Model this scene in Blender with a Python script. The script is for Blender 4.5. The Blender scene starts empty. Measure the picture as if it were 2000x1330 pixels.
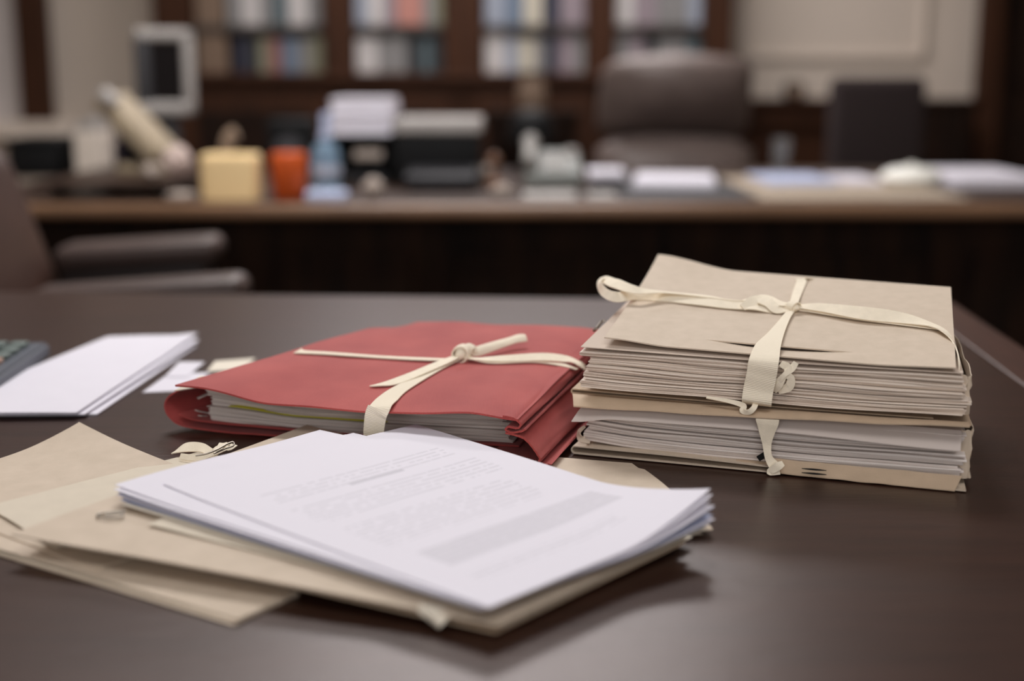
import bpy, bmesh, math, random
from mathutils import Vector, Matrix, noise
R = random.Random(7)
sc = bpy.context.scene
C = sc.collection
V = Vector
PI = math.pi

# ------------------------------------------------------------------ survey of the place
# metres; floor z = 0, table top z = T.  The lens was recovered from the photo; ray() turns a
# measured photo point into a direction so that real-world positions and sizes can be computed.
T = 0.76
HC = T + 0.285
F = 2600.0
TH = math.atan((665 - 150) / F)
CAM = V((0, 0, HC))
def ray(px, py):
    x, y = px - 1000, py - 665
    return V((x, F * math.cos(TH) - y * math.sin(TH), -F * math.sin(TH) - y * math.cos(TH)))
def G(px, py, z=0.0):            # point on the horizontal plane z above the table top
    d = ray(px, py); return CAM + d * ((z + T - HC) / d.z)
def P(px, py, Y):                # point on the vertical plane at distance Y
    d = ray(px, py); return CAM + d * (Y / d.y)

# ------------------------------------------------------------------ materials
def new_mat(name):
    m = bpy.data.materials.new(name); m.use_nodes = True
    nt = m.node_tree; b = nt.nodes['Principled BSDF']
    return m, nt, b
def lin(c):
    return tuple(((v / 255) / 12.92 if v / 255 <= .04045 else ((v / 255 + .055) / 1.055) ** 2.4) for v in c) + (1,)
def mat(name, rgb, rough=.6, var=.12, scale=30, bump=.0, bscale=400, stretch=(1, 1, 1), spec=.4, metal=0, trans=0, sheen=0, coat=0, hue2=None):
    m, nt, b = new_mat(name)
    N, L = nt.nodes, nt.links
    tc = N.new('ShaderNodeTexCoord'); mp = N.new('ShaderNodeMapping'); mp.inputs['Scale'].default_value = stretch
    L.new(tc.outputs['Object'], mp.inputs['Vector'])
    nz = N.new('ShaderNodeTexNoise'); nz.inputs['Scale'].default_value = scale; nz.inputs['Detail'].default_value = 6
    L.new(mp.outputs[0], nz.inputs['Vector'])
    rp = N.new('ShaderNodeValToRGB')
    c = lin(rgb)
    lo = tuple(v * (1 - var) for v in (lin(hue2) if hue2 else c)[:3]) + (1,)
    hi = tuple(min(1, v * (1 + var)) for v in c[:3]) + (1,)
    rp.color_ramp.elements[0].color = lo; rp.color_ramp.elements[1].color = hi
    rp.color_ramp.elements[0].position = .3; rp.color_ramp.elements[1].position = .7
    L.new(nz.outputs['Fac'], rp.inputs['Fac']); L.new(rp.outputs['Color'], b.inputs['Base Color'])
    b.inputs['Roughness'].default_value = rough
    b.inputs['Specular IOR Level'].default_value = spec
    b.inputs['Metallic'].default_value = metal
    b.inputs['Transmission Weight'].default_value = trans
    b.inputs['Sheen Weight'].default_value = sheen
    b.inputs['Coat Weight'].default_value = coat
    if bump:
        n2 = N.new('ShaderNodeTexNoise'); n2.inputs['Scale'].default_value = bscale; n2.inputs['Detail'].default_value = 4
        L.new(mp.outputs[0], n2.inputs['Vector'])
        bp = N.new('ShaderNodeBump'); bp.inputs['Strength'].default_value = bump; bp.inputs['Distance'].default_value = .001
        L.new(n2.outputs['Fac'], bp.inputs['Height']); L.new(bp.outputs[0], b.inputs['Normal'])
    return m
M = {}
M['table'] = mat('dark_table_wood', (48, 27, 19), .34, .25, 9, .25, 40, (1, 9, 9), spec=.6)
M['table'].node_tree.nodes['Principled BSDF'].inputs['Specular Tint'].default_value = (1, .87, .84, 1)
M['table_edge'] = mat('red_brown_edge_wood', (66, 36, 25), .42, .2, 9, .1, 60, (9, 1, 9), spec=.5)
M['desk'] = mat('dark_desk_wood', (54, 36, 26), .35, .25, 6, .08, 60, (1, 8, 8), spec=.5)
M['desk_edge'] = mat('desk_edge_wood_lit', (132, 100, 76), .28, .2, 6, .05, 60, (1, 8, 8), spec=.6)  # edge wood raised in tone, its lamp reflection put into the colour
M['panel'] = mat('dark_panel_wood', (34, 19, 10), .75, .4, 5, .1, 60, (6, 6, .7), hue2=(20, 11, 7), spec=.15)
M['bookcase'] = mat('bookcase_wood', (58, 32, 16), .65, .25, 5, .1, 60, (6, 6, .7), spec=.2)
M['bookcase_back'] = mat('bookcase_back_wood', (64, 56, 51), .7, .1, 5)
M['manila'] = mat('manila_card', (208, 191, 172), .75, .03, 60, .15, 900, hue2=(204, 187, 167))
M['manila_light'] = mat('light_manila_paper', (215, 203, 184), .75, .03, 60, .1, 900)
M['manila_brown'] = mat('brown_manila_card', (198, 174, 148), .75, .06, 60, .15, 900)
M['buff'] = mat('buff_cover_card', (210, 193, 174), .75, .02, 90, .2, 900, hue2=(206, 189, 169))
M['paper'] = mat('white_paper', (228, 224, 234), .7, .012, 40)
M['paper_blue'] = mat('bluish_white_paper', (188, 197, 226), .7, .012, 40)
M['cream_paper'] = mat('cream_paper', (232, 222, 205), .7, .02, 40)
M['tape'] = mat('cream_cotton_tape', (250, 238, 216), .85, .04, 150, .35, 1500)
M['black'] = mat('black_plastic', (13, 13, 14), .6, .1, 20, spec=.2)
M['dgrey'] = mat('dark_grey_plastic', (58, 57, 60), .5, .1, 20)
M['lgrey'] = mat('light_grey_plastic', (166, 160, 156), .5, .05, 20)
M['slate'] = mat('slate_grey_plastic', (86, 90, 100), .45, .05, 20)
M['key_green'] = mat('grey_green_key_plastic', (104, 116, 112), .5, .05, 20)
M['key_pink'] = mat('pinkish_key_plastic', (196, 160, 142), .5, .05, 20)
M['leather'] = mat('grey_brown_leather', (110, 96, 91), .45, .12, 15, .2, 160)
M['leather_dark'] = mat('dark_brown_leather', (44, 33, 31), .55, .15, 15, .2, 160)
M['chair_leather'] = mat('brown_armchair_leather', (60, 38, 30), .5, .15, 12, .2, 160)
M['arm_leather'] = mat('lighter_brown_arm_leather', (76, 62, 58), .42, .12, 12, .2, 160)  # armrest leather, lighter than the rest of the chair
M['dark_tray'] = mat('charcoal_plastic', (40, 39, 42), .6, .1, 20, spec=.25)
M['fabric_dark'] = mat('dark_chair_fabric', (48, 38, 38), .9, .12, 40, .2, 300)
M['wall'] = mat('beige_wall_paint', (208, 195, 182), .85, .02, 3, .05, 200)
M['wall_panel'] = mat('beige_panel_paint', (214, 201, 188), .85, .02, 3)
M['ceiling'] = mat('white_ceiling_paint', (225, 222, 220), .9, .02, 3)
M['floor'] = mat('brown_carpet', (70, 56, 48), .95, .2, 60, .4, 400)
M['cream'] = mat('cream_plastic', (164, 148, 124), .6, .05, 20)
M['yellow'] = mat('pale_yellow_ceramic', (246, 214, 160), .6, .03, 15)
M['orange'] = mat('orange_plastic', (214, 92, 34), .45, .04, 15)
M['beige'] = mat('beige_wood', (150, 128, 108), .6, .08, 15)
M['metal'] = mat('steel_wire', (150, 142, 132), .45, .05, 20, metal=1)
M['phone'] = mat('grey_green_phone_plastic', (118, 120, 116), .5, .05, 20)
M['handset'] = mat('pale_grey_handset_plastic', (138, 134, 129), .55, .05, 20)
M['screen'] = mat('dark_screen', (20, 18, 20), .15, .05, 10)
M['blue_bottle'] = mat('pale_blue_plastic', (150, 180, 205), .2, .1, 10, trans=.45)
M['glass'] = mat('clear_glass', (235, 238, 240), .05, .01, 5, trans=.95)
M['blind'] = mat('white_window_blind', (205, 198, 196), .8, .02, 3)
M['blotter'] = mat('beige_blotter_card', (168, 152, 134), .8, .04, 20)
M['dish'] = mat('pale_green_white_ceramic', (244, 242, 234), .5, .02, 10)
M['tan_box'] = mat('tan_card_box', (116, 96, 80), .8, .05, 10)
M['yellow_paper'] = mat('yellow_green_paper', (226, 222, 50), .6, .05, 30)
M['black_mark'] = mat('black_tab_and_slot_shade', (18, 17, 18), .7, .05, 30)

def red_cloth():
    m, nt, b = new_mat('red_book_cloth'); N, L = nt.nodes, nt.links
    tc = N.new('ShaderNodeTexCoord')
    n1 = N.new('ShaderNodeTexNoise'); n1.inputs['Scale'].default_value = 18; n1.inputs['Detail'].default_value = 8
    L.new(tc.outputs['Object'], n1.inputs['Vector'])
    rp = N.new('ShaderNodeValToRGB')
    rp.color_ramp.elements[0].color = lin((166, 64, 62)); rp.color_ramp.elements[1].color = lin((184, 80, 75))
    rp.color_ramp.elements[0].position = .35; rp.color_ramp.elements[1].position = .7
    L.new(n1.outputs['Fac'], rp.inputs['Fac']); L.new(rp.outputs[0], b.inputs['Base Color'])
    w1 = N.new('ShaderNodeTexWave'); w1.inputs['Scale'].default_value = 260; w1.inputs['Distortion'].default_value = 1
    w2 = N.new('ShaderNodeTexWave'); w2.inputs['Scale'].default_value = 260; w2.inputs['Distortion'].default_value = 1; w2.bands_direction = 'Y'
    for w in (w1, w2): L.new(tc.outputs['Object'], w.inputs['Vector'])
    a = N.new('ShaderNodeMath'); L.new(w1.outputs['Fac'], a.inputs[0]); L.new(w2.outputs['Fac'], a.inputs[1])
    bp = N.new('ShaderNodeBump'); bp.inputs['Strength'].default_value = .25; bp.inputs['Distance'].default_value = .0004
    L.new(a.outputs[0], bp.inputs['Height']); L.new(bp.outputs[0], b.inputs['Normal'])
    b.inputs['Roughness'].default_value = .8; b.inputs['Sheen Weight'].default_value = .1
    return m
M['red'] = red_cloth()

def page_edges(name, rgb, rgb2):
    # paper sheaf: each sheet has its own tone; shade in the gaps is painted darker
    m, nt, b = new_mat(name); N, L = nt.nodes, nt.links
    at = N.new('ShaderNodeAttribute'); at.attribute_name = 'sheet_and_gap_tone'
    rp = N.new('ShaderNodeValToRGB'); rp.color_ramp.elements[0].color = lin(rgb2); rp.color_ramp.elements[1].color = lin(rgb)
    L.new(at.outputs['Fac'], rp.inputs['Fac']); L.new(rp.outputs[0], b.inputs['Base Color'])
    b.inputs['Roughness'].default_value = .8; b.inputs['Specular IOR Level'].default_value = .2
    return m
M['pages'] = page_edges('old_paper_sheets', (242, 229, 216), (210, 193, 178))
M['pages_white'] = page_edges('greyish_paper_sheets', (242, 233, 227), (208, 196, 189))

def printed_page():
    # faint printed lines, a heading and a shaded form box, in the sheet's own coordinates
    m, nt, b = new_mat('printed_white_paper'); N, L = nt.nodes, nt.links
    uv = N.new('ShaderNodeUVMap'); uv.uv_map = 'UVMap'
    sp = N.new('ShaderNodeSeparateXYZ'); L.new(uv.outputs[0], sp.inputs[0])
    def math_(op, a, bb=None, clamp=False):
        n = N.new('ShaderNodeMath'); n.operation = op; n.use_clamp = clamp
        for i, v in enumerate((a, bb)):
            if v is None: continue
            if isinstance(v, (int, float)): n.inputs[i].default_value = v
            else: L.new(v, n.inputs[i])
        return n.outputs[0]
    W, U = sp.outputs['X'], sp.outputs['Y']
    def rect(u0, u1, v0, v1):
        return math_('MULTIPLY', math_('MULTIPLY', math_('GREATER_THAN', U, u0), math_('LESS_THAN', U, u1)),
                     math_('MULTIPLY', math_('GREATER_THAN', W, v0), math_('LESS_THAN', W, v1)))
    nrow = 48
    row = math_('MULTIPLY', W, nrow)
    inrow = math_('LESS_THAN', math_('FRACT', row), .42)
    cx = N.new('ShaderNodeCombineXYZ'); L.new(math_('MULTIPLY', U, 42), cx.inputs[0]); L.new(math_('MULTIPLY', math_('FLOOR', row), 7.31), cx.inputs[1])
    wn = N.new('ShaderNodeTexNoise'); wn.inputs['Scale'].default_value = 1; wn.inputs['Detail'].default_value = 1; L.new(cx.outputs[0], wn.inputs['Vector'])
    words = math_('MULTIPLY', inrow, math_('GREATER_THAN', wn.outputs['Fac'], .42))
    para = math_('MAXIMUM', rect(.14, .86, .20, .29), rect(.12, .88, .33, .45))
    para = math_('MAXIMUM', para, math_('MAXIMUM', rect(.12, .80, .50, .65), rect(.12, .76, .86, .90)))
    head = math_('MULTIPLY', rect(.40, .62, .275, .292), 1)
    ink = math_('MULTIPLY', math_('MULTIPLY', words, para), .15)
    ink = math_('MAXIMUM', ink, math_('MULTIPLY', head, .26))
    ink = math_('MAXIMUM', ink, math_('MULTIPLY', rect(.14, .90, .71, .81), .13))
    ink = math_('MAXIMUM', ink, math_('MULTIPLY', math_('MULTIPLY', words, rect(.14, .90, .71, .81)), .19))
    mx = N.new('ShaderNodeMix'); mx.data_type = 'RGBA'
    L.new(ink, mx.inputs['Factor']); mx.inputs['A'].default_value = lin((228, 224, 234)); mx.inputs['B'].default_value = lin((70, 70, 78))
    L.new(mx.outputs['Result'], b.inputs['Base Color']); b.inputs['Roughness'].default_value = .7
    return m
M['printed'] = printed_page()
def ribbed_tape():
    m, nt, b = new_mat('ribbed_cotton_tape'); N, L = nt.nodes, nt.links
    b.inputs['Base Color'].default_value = lin((250, 238, 216)); b.inputs['Roughness'].default_value = .85
    uv = N.new('ShaderNodeUVMap'); uv.uv_map = 'UVMap'
    w = N.new('ShaderNodeTexWave'); w.bands_direction = 'X'; w.inputs['Scale'].default_value = 260; w.inputs['Distortion'].default_value = .6
    L.new(uv.outputs[0], w.inputs['Vector'])
    bp = N.new('ShaderNodeBump'); bp.inputs['Strength'].default_value = .5; bp.inputs['Distance'].default_value = .0005
    L.new(w.outputs['Fac'], bp.inputs['Height']); L.new(bp.outputs[0], b.inputs['Normal'])
    return m
M['tape_rib'] = ribbed_tape()

# ------------------------------------------------------------------ object helpers
ORG = {}
def thing(name, label, cat, loc, group=None):
    o = bpy.data.objects.new(name, None); C.objects.link(o); o.empty_display_size = .05
    o.location = loc; ORG[o.name] = V(loc); o['label'] = label; o['category'] = cat
    if group: o['group'] = group
    return o
def link(name, bm, m, parent=None, smooth=False, base=None, angle=40):
    me = bpy.data.meshes.new(name)
    off = ORG[parent.name] if parent else (V(base) if base is not None else None)
    if off is None:
        xs = [v.co for v in bm.verts]
        lo = V((min(c[i] for c in xs) for i in range(3))); hi = V((max(c[i] for c in xs) for i in range(3)))
        off = V(((lo.x + hi.x) / 2, (lo.y + hi.y) / 2, lo.z))
    for v in bm.verts: v.co -= off
    bmesh.ops.recalc_face_normals(bm, faces=bm.faces)
    bm.to_mesh(me); bm.free()
    if smooth:
        me.polygons.foreach_set('use_smooth', [True] * len(me.polygons))
        me.set_sharp_from_angle(angle=math.radians(angle))
    for x in (m if isinstance(m, (list, tuple)) else [m]): me.materials.append(x)
    o = bpy.data.objects.new(name, me); C.objects.link(o)
    if parent: o.parent = parent
    else: o.location = off
    ORG[o.name] = off
    return o
def tag(o, label, cat, group=None):
    o['label'] = label; o['category'] = cat
    if group: o['group'] = group
    return o
def struct(name, bm, m, parent=None, **k):
    o = link(name, bm, m, parent, **k)
    if not parent: o['kind'] = 'structure'
    return o
def B(): return bmesh.new()
def box(bm, c, s, rz=0, bev=0, seg=2, rx=0, ry=0):
    t = bmesh.new()
    bmesh.ops.create_cube(t, size=1)
    for v in t.verts: v.co = V((v.co.x * s[0], v.co.y * s[1], v.co.z * s[2]))
    if bev: bmesh.ops.bevel(t, geom=list(t.edges), offset=bev, segments=seg, profile=.5, affect='EDGES')
    mx = Matrix.Translation(V(c)) @ Matrix.Rotation(rz, 4, 'Z') @ Matrix.Rotation(ry, 4, 'Y') @ Matrix.Rotation(rx, 4, 'X')
    merge(bm, t, mx); return bm
def merge(bm, t, mx=Matrix()):
    mp = {v: bm.verts.new(mx @ v.co) for v in t.verts}
    for f in t.faces: bm.faces.new([mp[v] for v in f.verts])
    t.free()
def bx(x0, x1, y0, y1, z0, z1, bev=0, seg=2):
    return box(B(), ((x0 + x1) / 2, (y0 + y1) / 2, (z0 + z1) / 2), (x1 - x0, y1 - y0, z1 - z0), 0, bev, seg)
def lathe(bm, c, prof, n=32, axis=None):
    c = V(c); q = V((0, 0, 1)).rotation_difference(V(axis)) if axis is not None else None
    rings = []
    for r, z in prof:
        ring = []
        for i in range(n):
            a = 2 * PI * i / n; p = V((max(r, 1e-5) * math.cos(a), max(r, 1e-5) * math.sin(a), z))
            if q: p = q @ p
            ring.append(bm.verts.new(c + p))
        rings.append(ring)
    for a, b in zip(rings, rings[1:]):
        for i in range(n): bm.faces.new((a[i], a[(i + 1) % n], b[(i + 1) % n], b[i]))
    bm.faces.new(rings[0][::-1]); bm.faces.new(rings[-1])
    return bm
def catmull(pts, n):
    out = []
    for i in range(len(pts) - 1):
        p0, p1, p2, p3 = pts[max(i - 1, 0)], pts[i], pts[i + 1], pts[min(i + 2, len(pts) - 1)]
        for k in range(n):
            t = k / n
            out.append([.5 * ((2 * b) + (-a + c) * t + (2 * a - 5 * b + 4 * c - d) * t * t + (-a + 3 * b - 3 * c + d) * t ** 3) for a, b, c, d in zip(p0, p1, p2, p3)])
    out.append(list(pts[-1])); return out
def tube(bm, pts, r, n=10, sub=6, closed=False):
    q = [V(x) for x in catmull([list(p) for p in pts], sub)] if sub > 1 else [V(p) for p in pts]
    rings = []; up = V((0, 0, 1))
    for i, p in enumerate(q):
        t = (q[min(i + 1, len(q) - 1)] - q[max(i - 1, 0)]).normalized()
        s = t.cross(up)
        if s.length < .05: s = t.cross(V((1, 0, 0)))
        s.normalize(); w = s.cross(t)
        rr = r(i / (len(q) - 1)) if callable(r) else r
        rings.append([bm.verts.new(p + (s * math.cos(2 * PI * k / n) + w * math.sin(2 * PI * k / n)) * rr) for k in range(n)])
    for a, b in zip(rings, rings[1:]):
        for i in range(n): bm.faces.new((a[i], a[(i + 1) % n], b[(i + 1) % n], b[i]))
    bm.faces.new(rings[0][::-1]); bm.faces.new(rings[-1]); return bm

def patch(c00, c10, c11, c01, bump=None, nu=24, nv=24, th=.0004, bm=None, ur=(0, 1), vr=(0, 1), edge=None):
    """a sheet over four measured corners (z of the corners is the underside); bump(u,v) lifts it, edge(u,v) may shift x,y"""
    bm = bm or B(); uvl = bm.loops.layers.uv.get('UVMap') or bm.loops.layers.uv.new('UVMap')
    top, bot = {}, {}
    for i in range(nu + 1):
        for j in range(nv + 1):
            u = ur[0] + (ur[1] - ur[0]) * i / nu; v = vr[0] + (vr[1] - vr[0]) * j / nv
            p = c00 * (1 - u) * (1 - v) + c10 * u * (1 - v) + c11 * u * v + c01 * (1 - u) * v
            if bump: p = p + V((0, 0, bump(u, v)))
            if edge: p = p + edge(u, v)
            bot[i, j] = bm.verts.new(p); top[i, j] = bm.verts.new(p + V((0, 0, th)))
    def quad(vs, uvs):
        f = bm.faces.new(vs)
        for l, t in zip(f.loops, uvs): l[uvl].uv = t
    U = lambda i, j: (ur[0] + (ur[1] - ur[0]) * i / nu, vr[0] + (vr[1] - vr[0]) * j / nv)
    for i in range(nu):
        for j in range(nv):
            k = ((i, j), (i + 1, j), (i + 1, j + 1), (i, j + 1))
            quad([top[a] for a in k], [U(*a) for a in k]); quad([bot[a] for a in reversed(k)], [(0, 0)] * 4)
    for i in range(nu):
        for j, d in ((0, 1), (nv, -1)):
            a, b = (i, j), (i + 1, j)
            quad([bot[a], bot[b], top[b], top[a]][::d], [(0, 0)] * 4)
    for j in range(nv):
        for i, d in ((0, -1), (nu, 1)):
            a, b = (i, j), (i, j + 1)
            quad([bot[a], bot[b], top[b], top[a]][::d], [(0, 0)] * 4)
    return bm

class Surf:
    """finds where the sight line of a photo point meets a sheet made by patch(), so tapes can lie on it"""
    def __init__(s, c00, c10, c11, c01, bump=None, th=.001): s.c = (c00, c10, c11, c01); s.b = bump; s.th = th
    def pt(s, u, v):
        a, b, c, d = s.c; p = a * (1 - u) * (1 - v) + b * u * (1 - v) + c * u * v + d * (1 - u) * v
        return p + V((0, 0, (s.b(min(1, max(0, u)), min(1, max(0, v))) if s.b else 0) + s.th))
    def uv(s, x, y):
        u = v = .5; a, b, c, d = s.c
        for _ in range(12):
            p = a * (1 - u) * (1 - v) + b * u * (1 - v) + c * u * v + d * (1 - u) * v
            du = (b - a) * (1 - v) + (c - d) * v; dv = (d - a) * (1 - u) + (c - b) * u
            rx, ry = x - p.x, y - p.y; det = du.x * dv.y - du.y * dv.x
            u += (rx * dv.y - ry * dv.x) / det; v += (du.x * ry - du.y * rx) / det
        return u, v
    def at(s, px, py, off=.0006):
        d = ray(px, py); d = d / d.y; prev = None
        y0 = min(c.y for c in s.c) - .08; y1 = max(c.y for c in s.c) + .08
        best = None
        for i in range(401):
            t = y0 + (y1 - y0) * i / 400; p = CAM + d * t; u, v = s.uv(p.x, p.y)
            g = p.z - (s.pt(u, v).z + off)
            if prev is not None and prev[1] > 0 >= g and -.12 < u < 1.12 and -.12 < v < 1.12:
                k = prev[1] / (prev[1] - g); return CAM + d * (prev[0] + (t - prev[0]) * k)
            if best is None or abs(g) < best[0]: best = (abs(g), t)
            prev = (t, g)
        return CAM + d * best[1]

def lump(bm, c, sz, rz=0, sd=0):
    t = bmesh.new(); bmesh.ops.create_icosphere(t, subdivisions=3, radius=1)
    for v in t.verts:
        d = 1 + .22 * noise.noise(v.co * 1.6 + V((sd, 0, 0)))
        v.co = V((v.co.x * sz[0] * d, v.co.y * sz[1] * d, v.co.z * sz[2] * d))
    merge(bm, t, Matrix.Translation(c) @ Matrix.Rotation(rz, 4, 'Z')); return bm

def ribbon(pts, th=.0007, sub=8, bm=None, cup=.0):
    """a flat tape along points (position, normal, width)"""
    bm = bm or B(); uvl = bm.loops.layers.uv.get('UVMap') or bm.loops.layers.uv.new('UVMap')
    raw = catmull([list(p) + list(n) + [w] for p, n, w in pts], sub)
    q = [(V(r[:3]), V(r[3:6]).normalized(), r[6]) for r in raw]
    rows = []; L = 0; prev = None
    for i, (p, n, w) in enumerate(q):
        t = (q[min(i + 1, len(q) - 1)][0] - q[max(i - 1, 0)][0]).normalized()
        s = t.cross(n); s.normalize(); n2 = s.cross(t).normalized()
        if prev is not None: L += (p - prev).length
        prev = p
        row = []
        for k in range(7):
            a = k / 6 - .5
            row.append((p + s * (w * a) + n2 * (cup * w * (1 - 4 * a * a)), n2, (L, a * w)))
        rows.append(row)
    tp = [[bm.verts.new(p + n * th / 2) for p, n, _ in r] for r in rows]; bt = [[bm.verts.new(p - n * th / 2) for p, n, _ in r] for r in rows]
    def quad(vs, uv):
        f = bm.faces.new(vs)
        for l, t in zip(f.loops, uv): l[uvl].uv = t
    for i in range(len(rows) - 1):
        for k in range(6):
            uv = [rows[i][k][2], rows[i][k + 1][2], rows[i + 1][k + 1][2], rows[i + 1][k][2]]
            quad([tp[i][k], tp[i][k + 1], tp[i + 1][k + 1], tp[i + 1][k]], uv)
            quad([bt[i][k], bt[i + 1][k], bt[i + 1][k + 1], bt[i][k + 1]], [uv[0], uv[3], uv[2], uv[1]])
        for k in (0, 6):
            quad([tp[i][k], tp[i + 1][k], bt[i + 1][k], bt[i][k]], [(0, 0)] * 4)
    for i in (0, len(rows) - 1):
        for k in range(6): quad([tp[i][k], bt[i][k], bt[i][k + 1], tp[i][k + 1]], [(0, 0)] * 4)
    return bm

def sheaf(fr, u0, u1, v0, v1, zb, zt, n, jit=.0012, fold=0., seed=0, N=36, Dn=8, wave=.0006, rfold=0.):
    """a sheaf of n paper layers in frame fr(u,v,z): one closed body whose sides step in and out sheet by sheet"""
    rr = random.Random(seed); bm = B()
    tone = bm.verts.layers.float.new('sheet_and_gap_tone')
    levels = []
    for k in range(n):
        o = dict(f=rr.gauss(0, jit), l=rr.gauss(0, jit * .8), r=rr.gauss(0, jit * 1.3), ph=rr.uniform(0, 6), fq=rr.uniform(5, 14), tn=min(1, max(0, rr.gauss(.6, .3))))
        if rr.random() < .10: o['f'] -= jit * 1.6; o['tn'] *= .6
        levels += [((k + .03) / n, o, 0), ((k + .45) / n, o, -.0002), ((k + .86) / n, o, 0)]
        if k < n - 1: levels.append(((k + .93) / n, o, .0009))
    rings = []
    sd = rr.uniform(0, 50)
    def zz(u, v, t):
        a = (u - u0) / (u1 - u0)
        return zb(u, v) + (zt(u, v) - zb(u, v)) * t + wave * noise.noise(V((a * 4 + sd, v * 6, t * 3 + sd))) * math.sin(PI * min(1, max(0, t))) * 2
    grid_caps = []
    for li, (t, o, ins) in enumerate(levels):
        bul = fold * math.sqrt(max(0, 1 - (2 * t - 1) ** 2)) - fold
        bur = rfold * math.sqrt(max(0, 1 - (2 * t - 1) ** 2)) - rfold
        a0 = u0 - o['l'] - bul + ins; a1 = u1 + o['r'] + bur - ins
        b0 = v0 - o['f'] + ins; b1 = v1
        def pt(i, j):
            u = a0 + (a1 - a0) * i / N; v = b0 + (b1 - b0) * j / Dn
            w = .0005 * math.sin(o['fq'] * i / N * 2 + o['ph']) if j == 0 else 0
            return fr(u, v + w, zz(u, v, t))
        per = [(i, 0) for i in range(N)] + [(N, j) for j in range(Dn)] + [(i, Dn) for i in range(N, 0, -1)] + [(0, j) for j in range(Dn, 0, -1)]
        ring = {}
        for ij in per:
            x = bm.verts.new(pt(*ij)); x[tone] = o['tn'] if ins <= 0 else o['tn'] * .5; ring[ij] = x  # recesses between sheets get a darker tone, crevice shade put into the colour
        rings.append((per, ring, pt, o))
    for (pa, ra, _, _), (pb, rb, _, _) in zip(rings, rings[1:]):
        m = len(pa)
        for i in range(m):
            a, b = pa[i], pa[(i + 1) % m]
            bm.faces.new((ra[a], ra[b], rb[b], rb[a]))
    for which in (0, -1):
        per, ring, pt, o = rings[which]
        g = dict(ring)
        for i in range(1, N):
            for j in range(1, Dn):
                x = bm.verts.new(pt(i, j)); x[tone] = o['tn']; g[i, j] = x
        for i in range(N):
            for j in range(Dn):
                vs = [g[i, j], g[i + 1, j], g[i + 1, j + 1], g[i, j + 1]]
                bm.faces.new(vs if which else vs[::-1])
    return bm

def smooth01(t): t = min(1, max(0, t)); return t * t * (3 - 2 * t)

# ================================================================== THE SETTING
XL, XR, YF, YB, ZC = -3.0, 3.2, -2.2, 6.3, 2.9
struct('floor', bx(XL, XR, YF, YB, -.05, 0), M['floor'])
struct('ceiling', bx(XL, XR, YF, YB, ZC, ZC + .05), M['ceiling'])
struct('wall_back', bx(XL - .1, XR + .1, YB, YB + .1, 0, ZC), M['wall'])
struct('wall_left', bx(XL - .1, XL, YF, YB, 0, ZC), M['wall'])
struct('wall_right', bx(XR, XR + .1, YF, YB, 0, ZC), M['wall'])
struct('wall_front', bx(XL - .1, XR + .1, YF - .1, YF, 0, ZC), M['wall'])
# panel moulding on the wall right of the bookcase (a raised frame of thin battens)
a = P(1455, 108, YB); b = P(1800, 96, YB)
bm = B()
for z0, z1, x0, x1 in ((a.z - .02, a.z + .012, a.x, b.x), (2.3, 2.33, a.x, b.x)):
    box(bm, ((x0 + x1) / 2, YB - .011, (z0 + z1) / 2), (x1 - x0, .022, z1 - z0), 0, .006)
for x in (a.x, b.x): box(bm, (x, YB - .011, (a.z + 2.33) / 2), (.03, .022, 2.33 - a.z), 0, .006)
struct('trim_1', bm, M['wall_panel'])
# dark wainscot below it with a ledge and a lighter rail
zl = P(1500, 192, YB).z; x0 = P(1432, 190, YB).x; x1 = P(1912, 190, YB).x
bm = bx(x0, x1, YB - .04, YB, 0, zl - .03)
box(bm, ((x0 + x1) / 2, YB - .05, zl - .015), (x1 - x0, .10, .03), 0, .006)
box(bm, ((x0 + x1) / 2, YB - .05, P(1500, 228, YB).z), (x1 - x0, .04, .09), 0, .008)
struct('trim_2', bm, M['bookcase'])
# door at the far right
xd = P(1908, 100, YB).x
d = struct('door_1', bx(xd + .09, xd + .95, YB - .05, YB - .005, .005, 2.05, .004), M['panel'])
bm = B()
box(bm, (xd + .04, YB - .05, 1.06), (.1, .1, 2.12), 0, .008); box(bm, (xd + 1.0, YB - .05, 1.06), (.1, .1, 2.12), 0, .008)
box(bm, (xd + .52, YB - .05, 2.11), (1.06, .1, .1), 0, .008)
link('door_frame', bm, M['bookcase'], d)
bm = B()
for z0, z1 in ((.15, .85), (1.0, 1.9)):
    for xx in (xd + .3, xd + .72): box(bm, (xx, YB - .055, (z0 + z1) / 2), (.3, .02, z1 - z0), 0, .008)
link('door_panel', bm, M['panel'], d)
# window with a white blind at the far left
xw1 = P(105, 120, YB).x; xw0 = XL + .15; zw = P(80, 236, YB).z
w = struct('window_1', bx(xw0, xw1 - .13, YB - .03, YB - .01, zw, 2.4), M['blind'])
bm = B()
for xx in (xw0, xw1 - .07): box(bm, (xx, YB - .045, (zw + 2.45) / 2), (.14, .09, 2.45 - zw), 0, .01)
box(bm, ((xw0 + xw1) / 2, YB - .045, 2.45), (xw1 - xw0, .09, .12), 0, .01)
link('window_frame', bm, M['bookcase'], w)
link('window_sill', bx(xw0 - .1, xw1 + .1, YB - .16, YB, zw - .08, zw, .01), M['wall_panel'], w)

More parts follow.
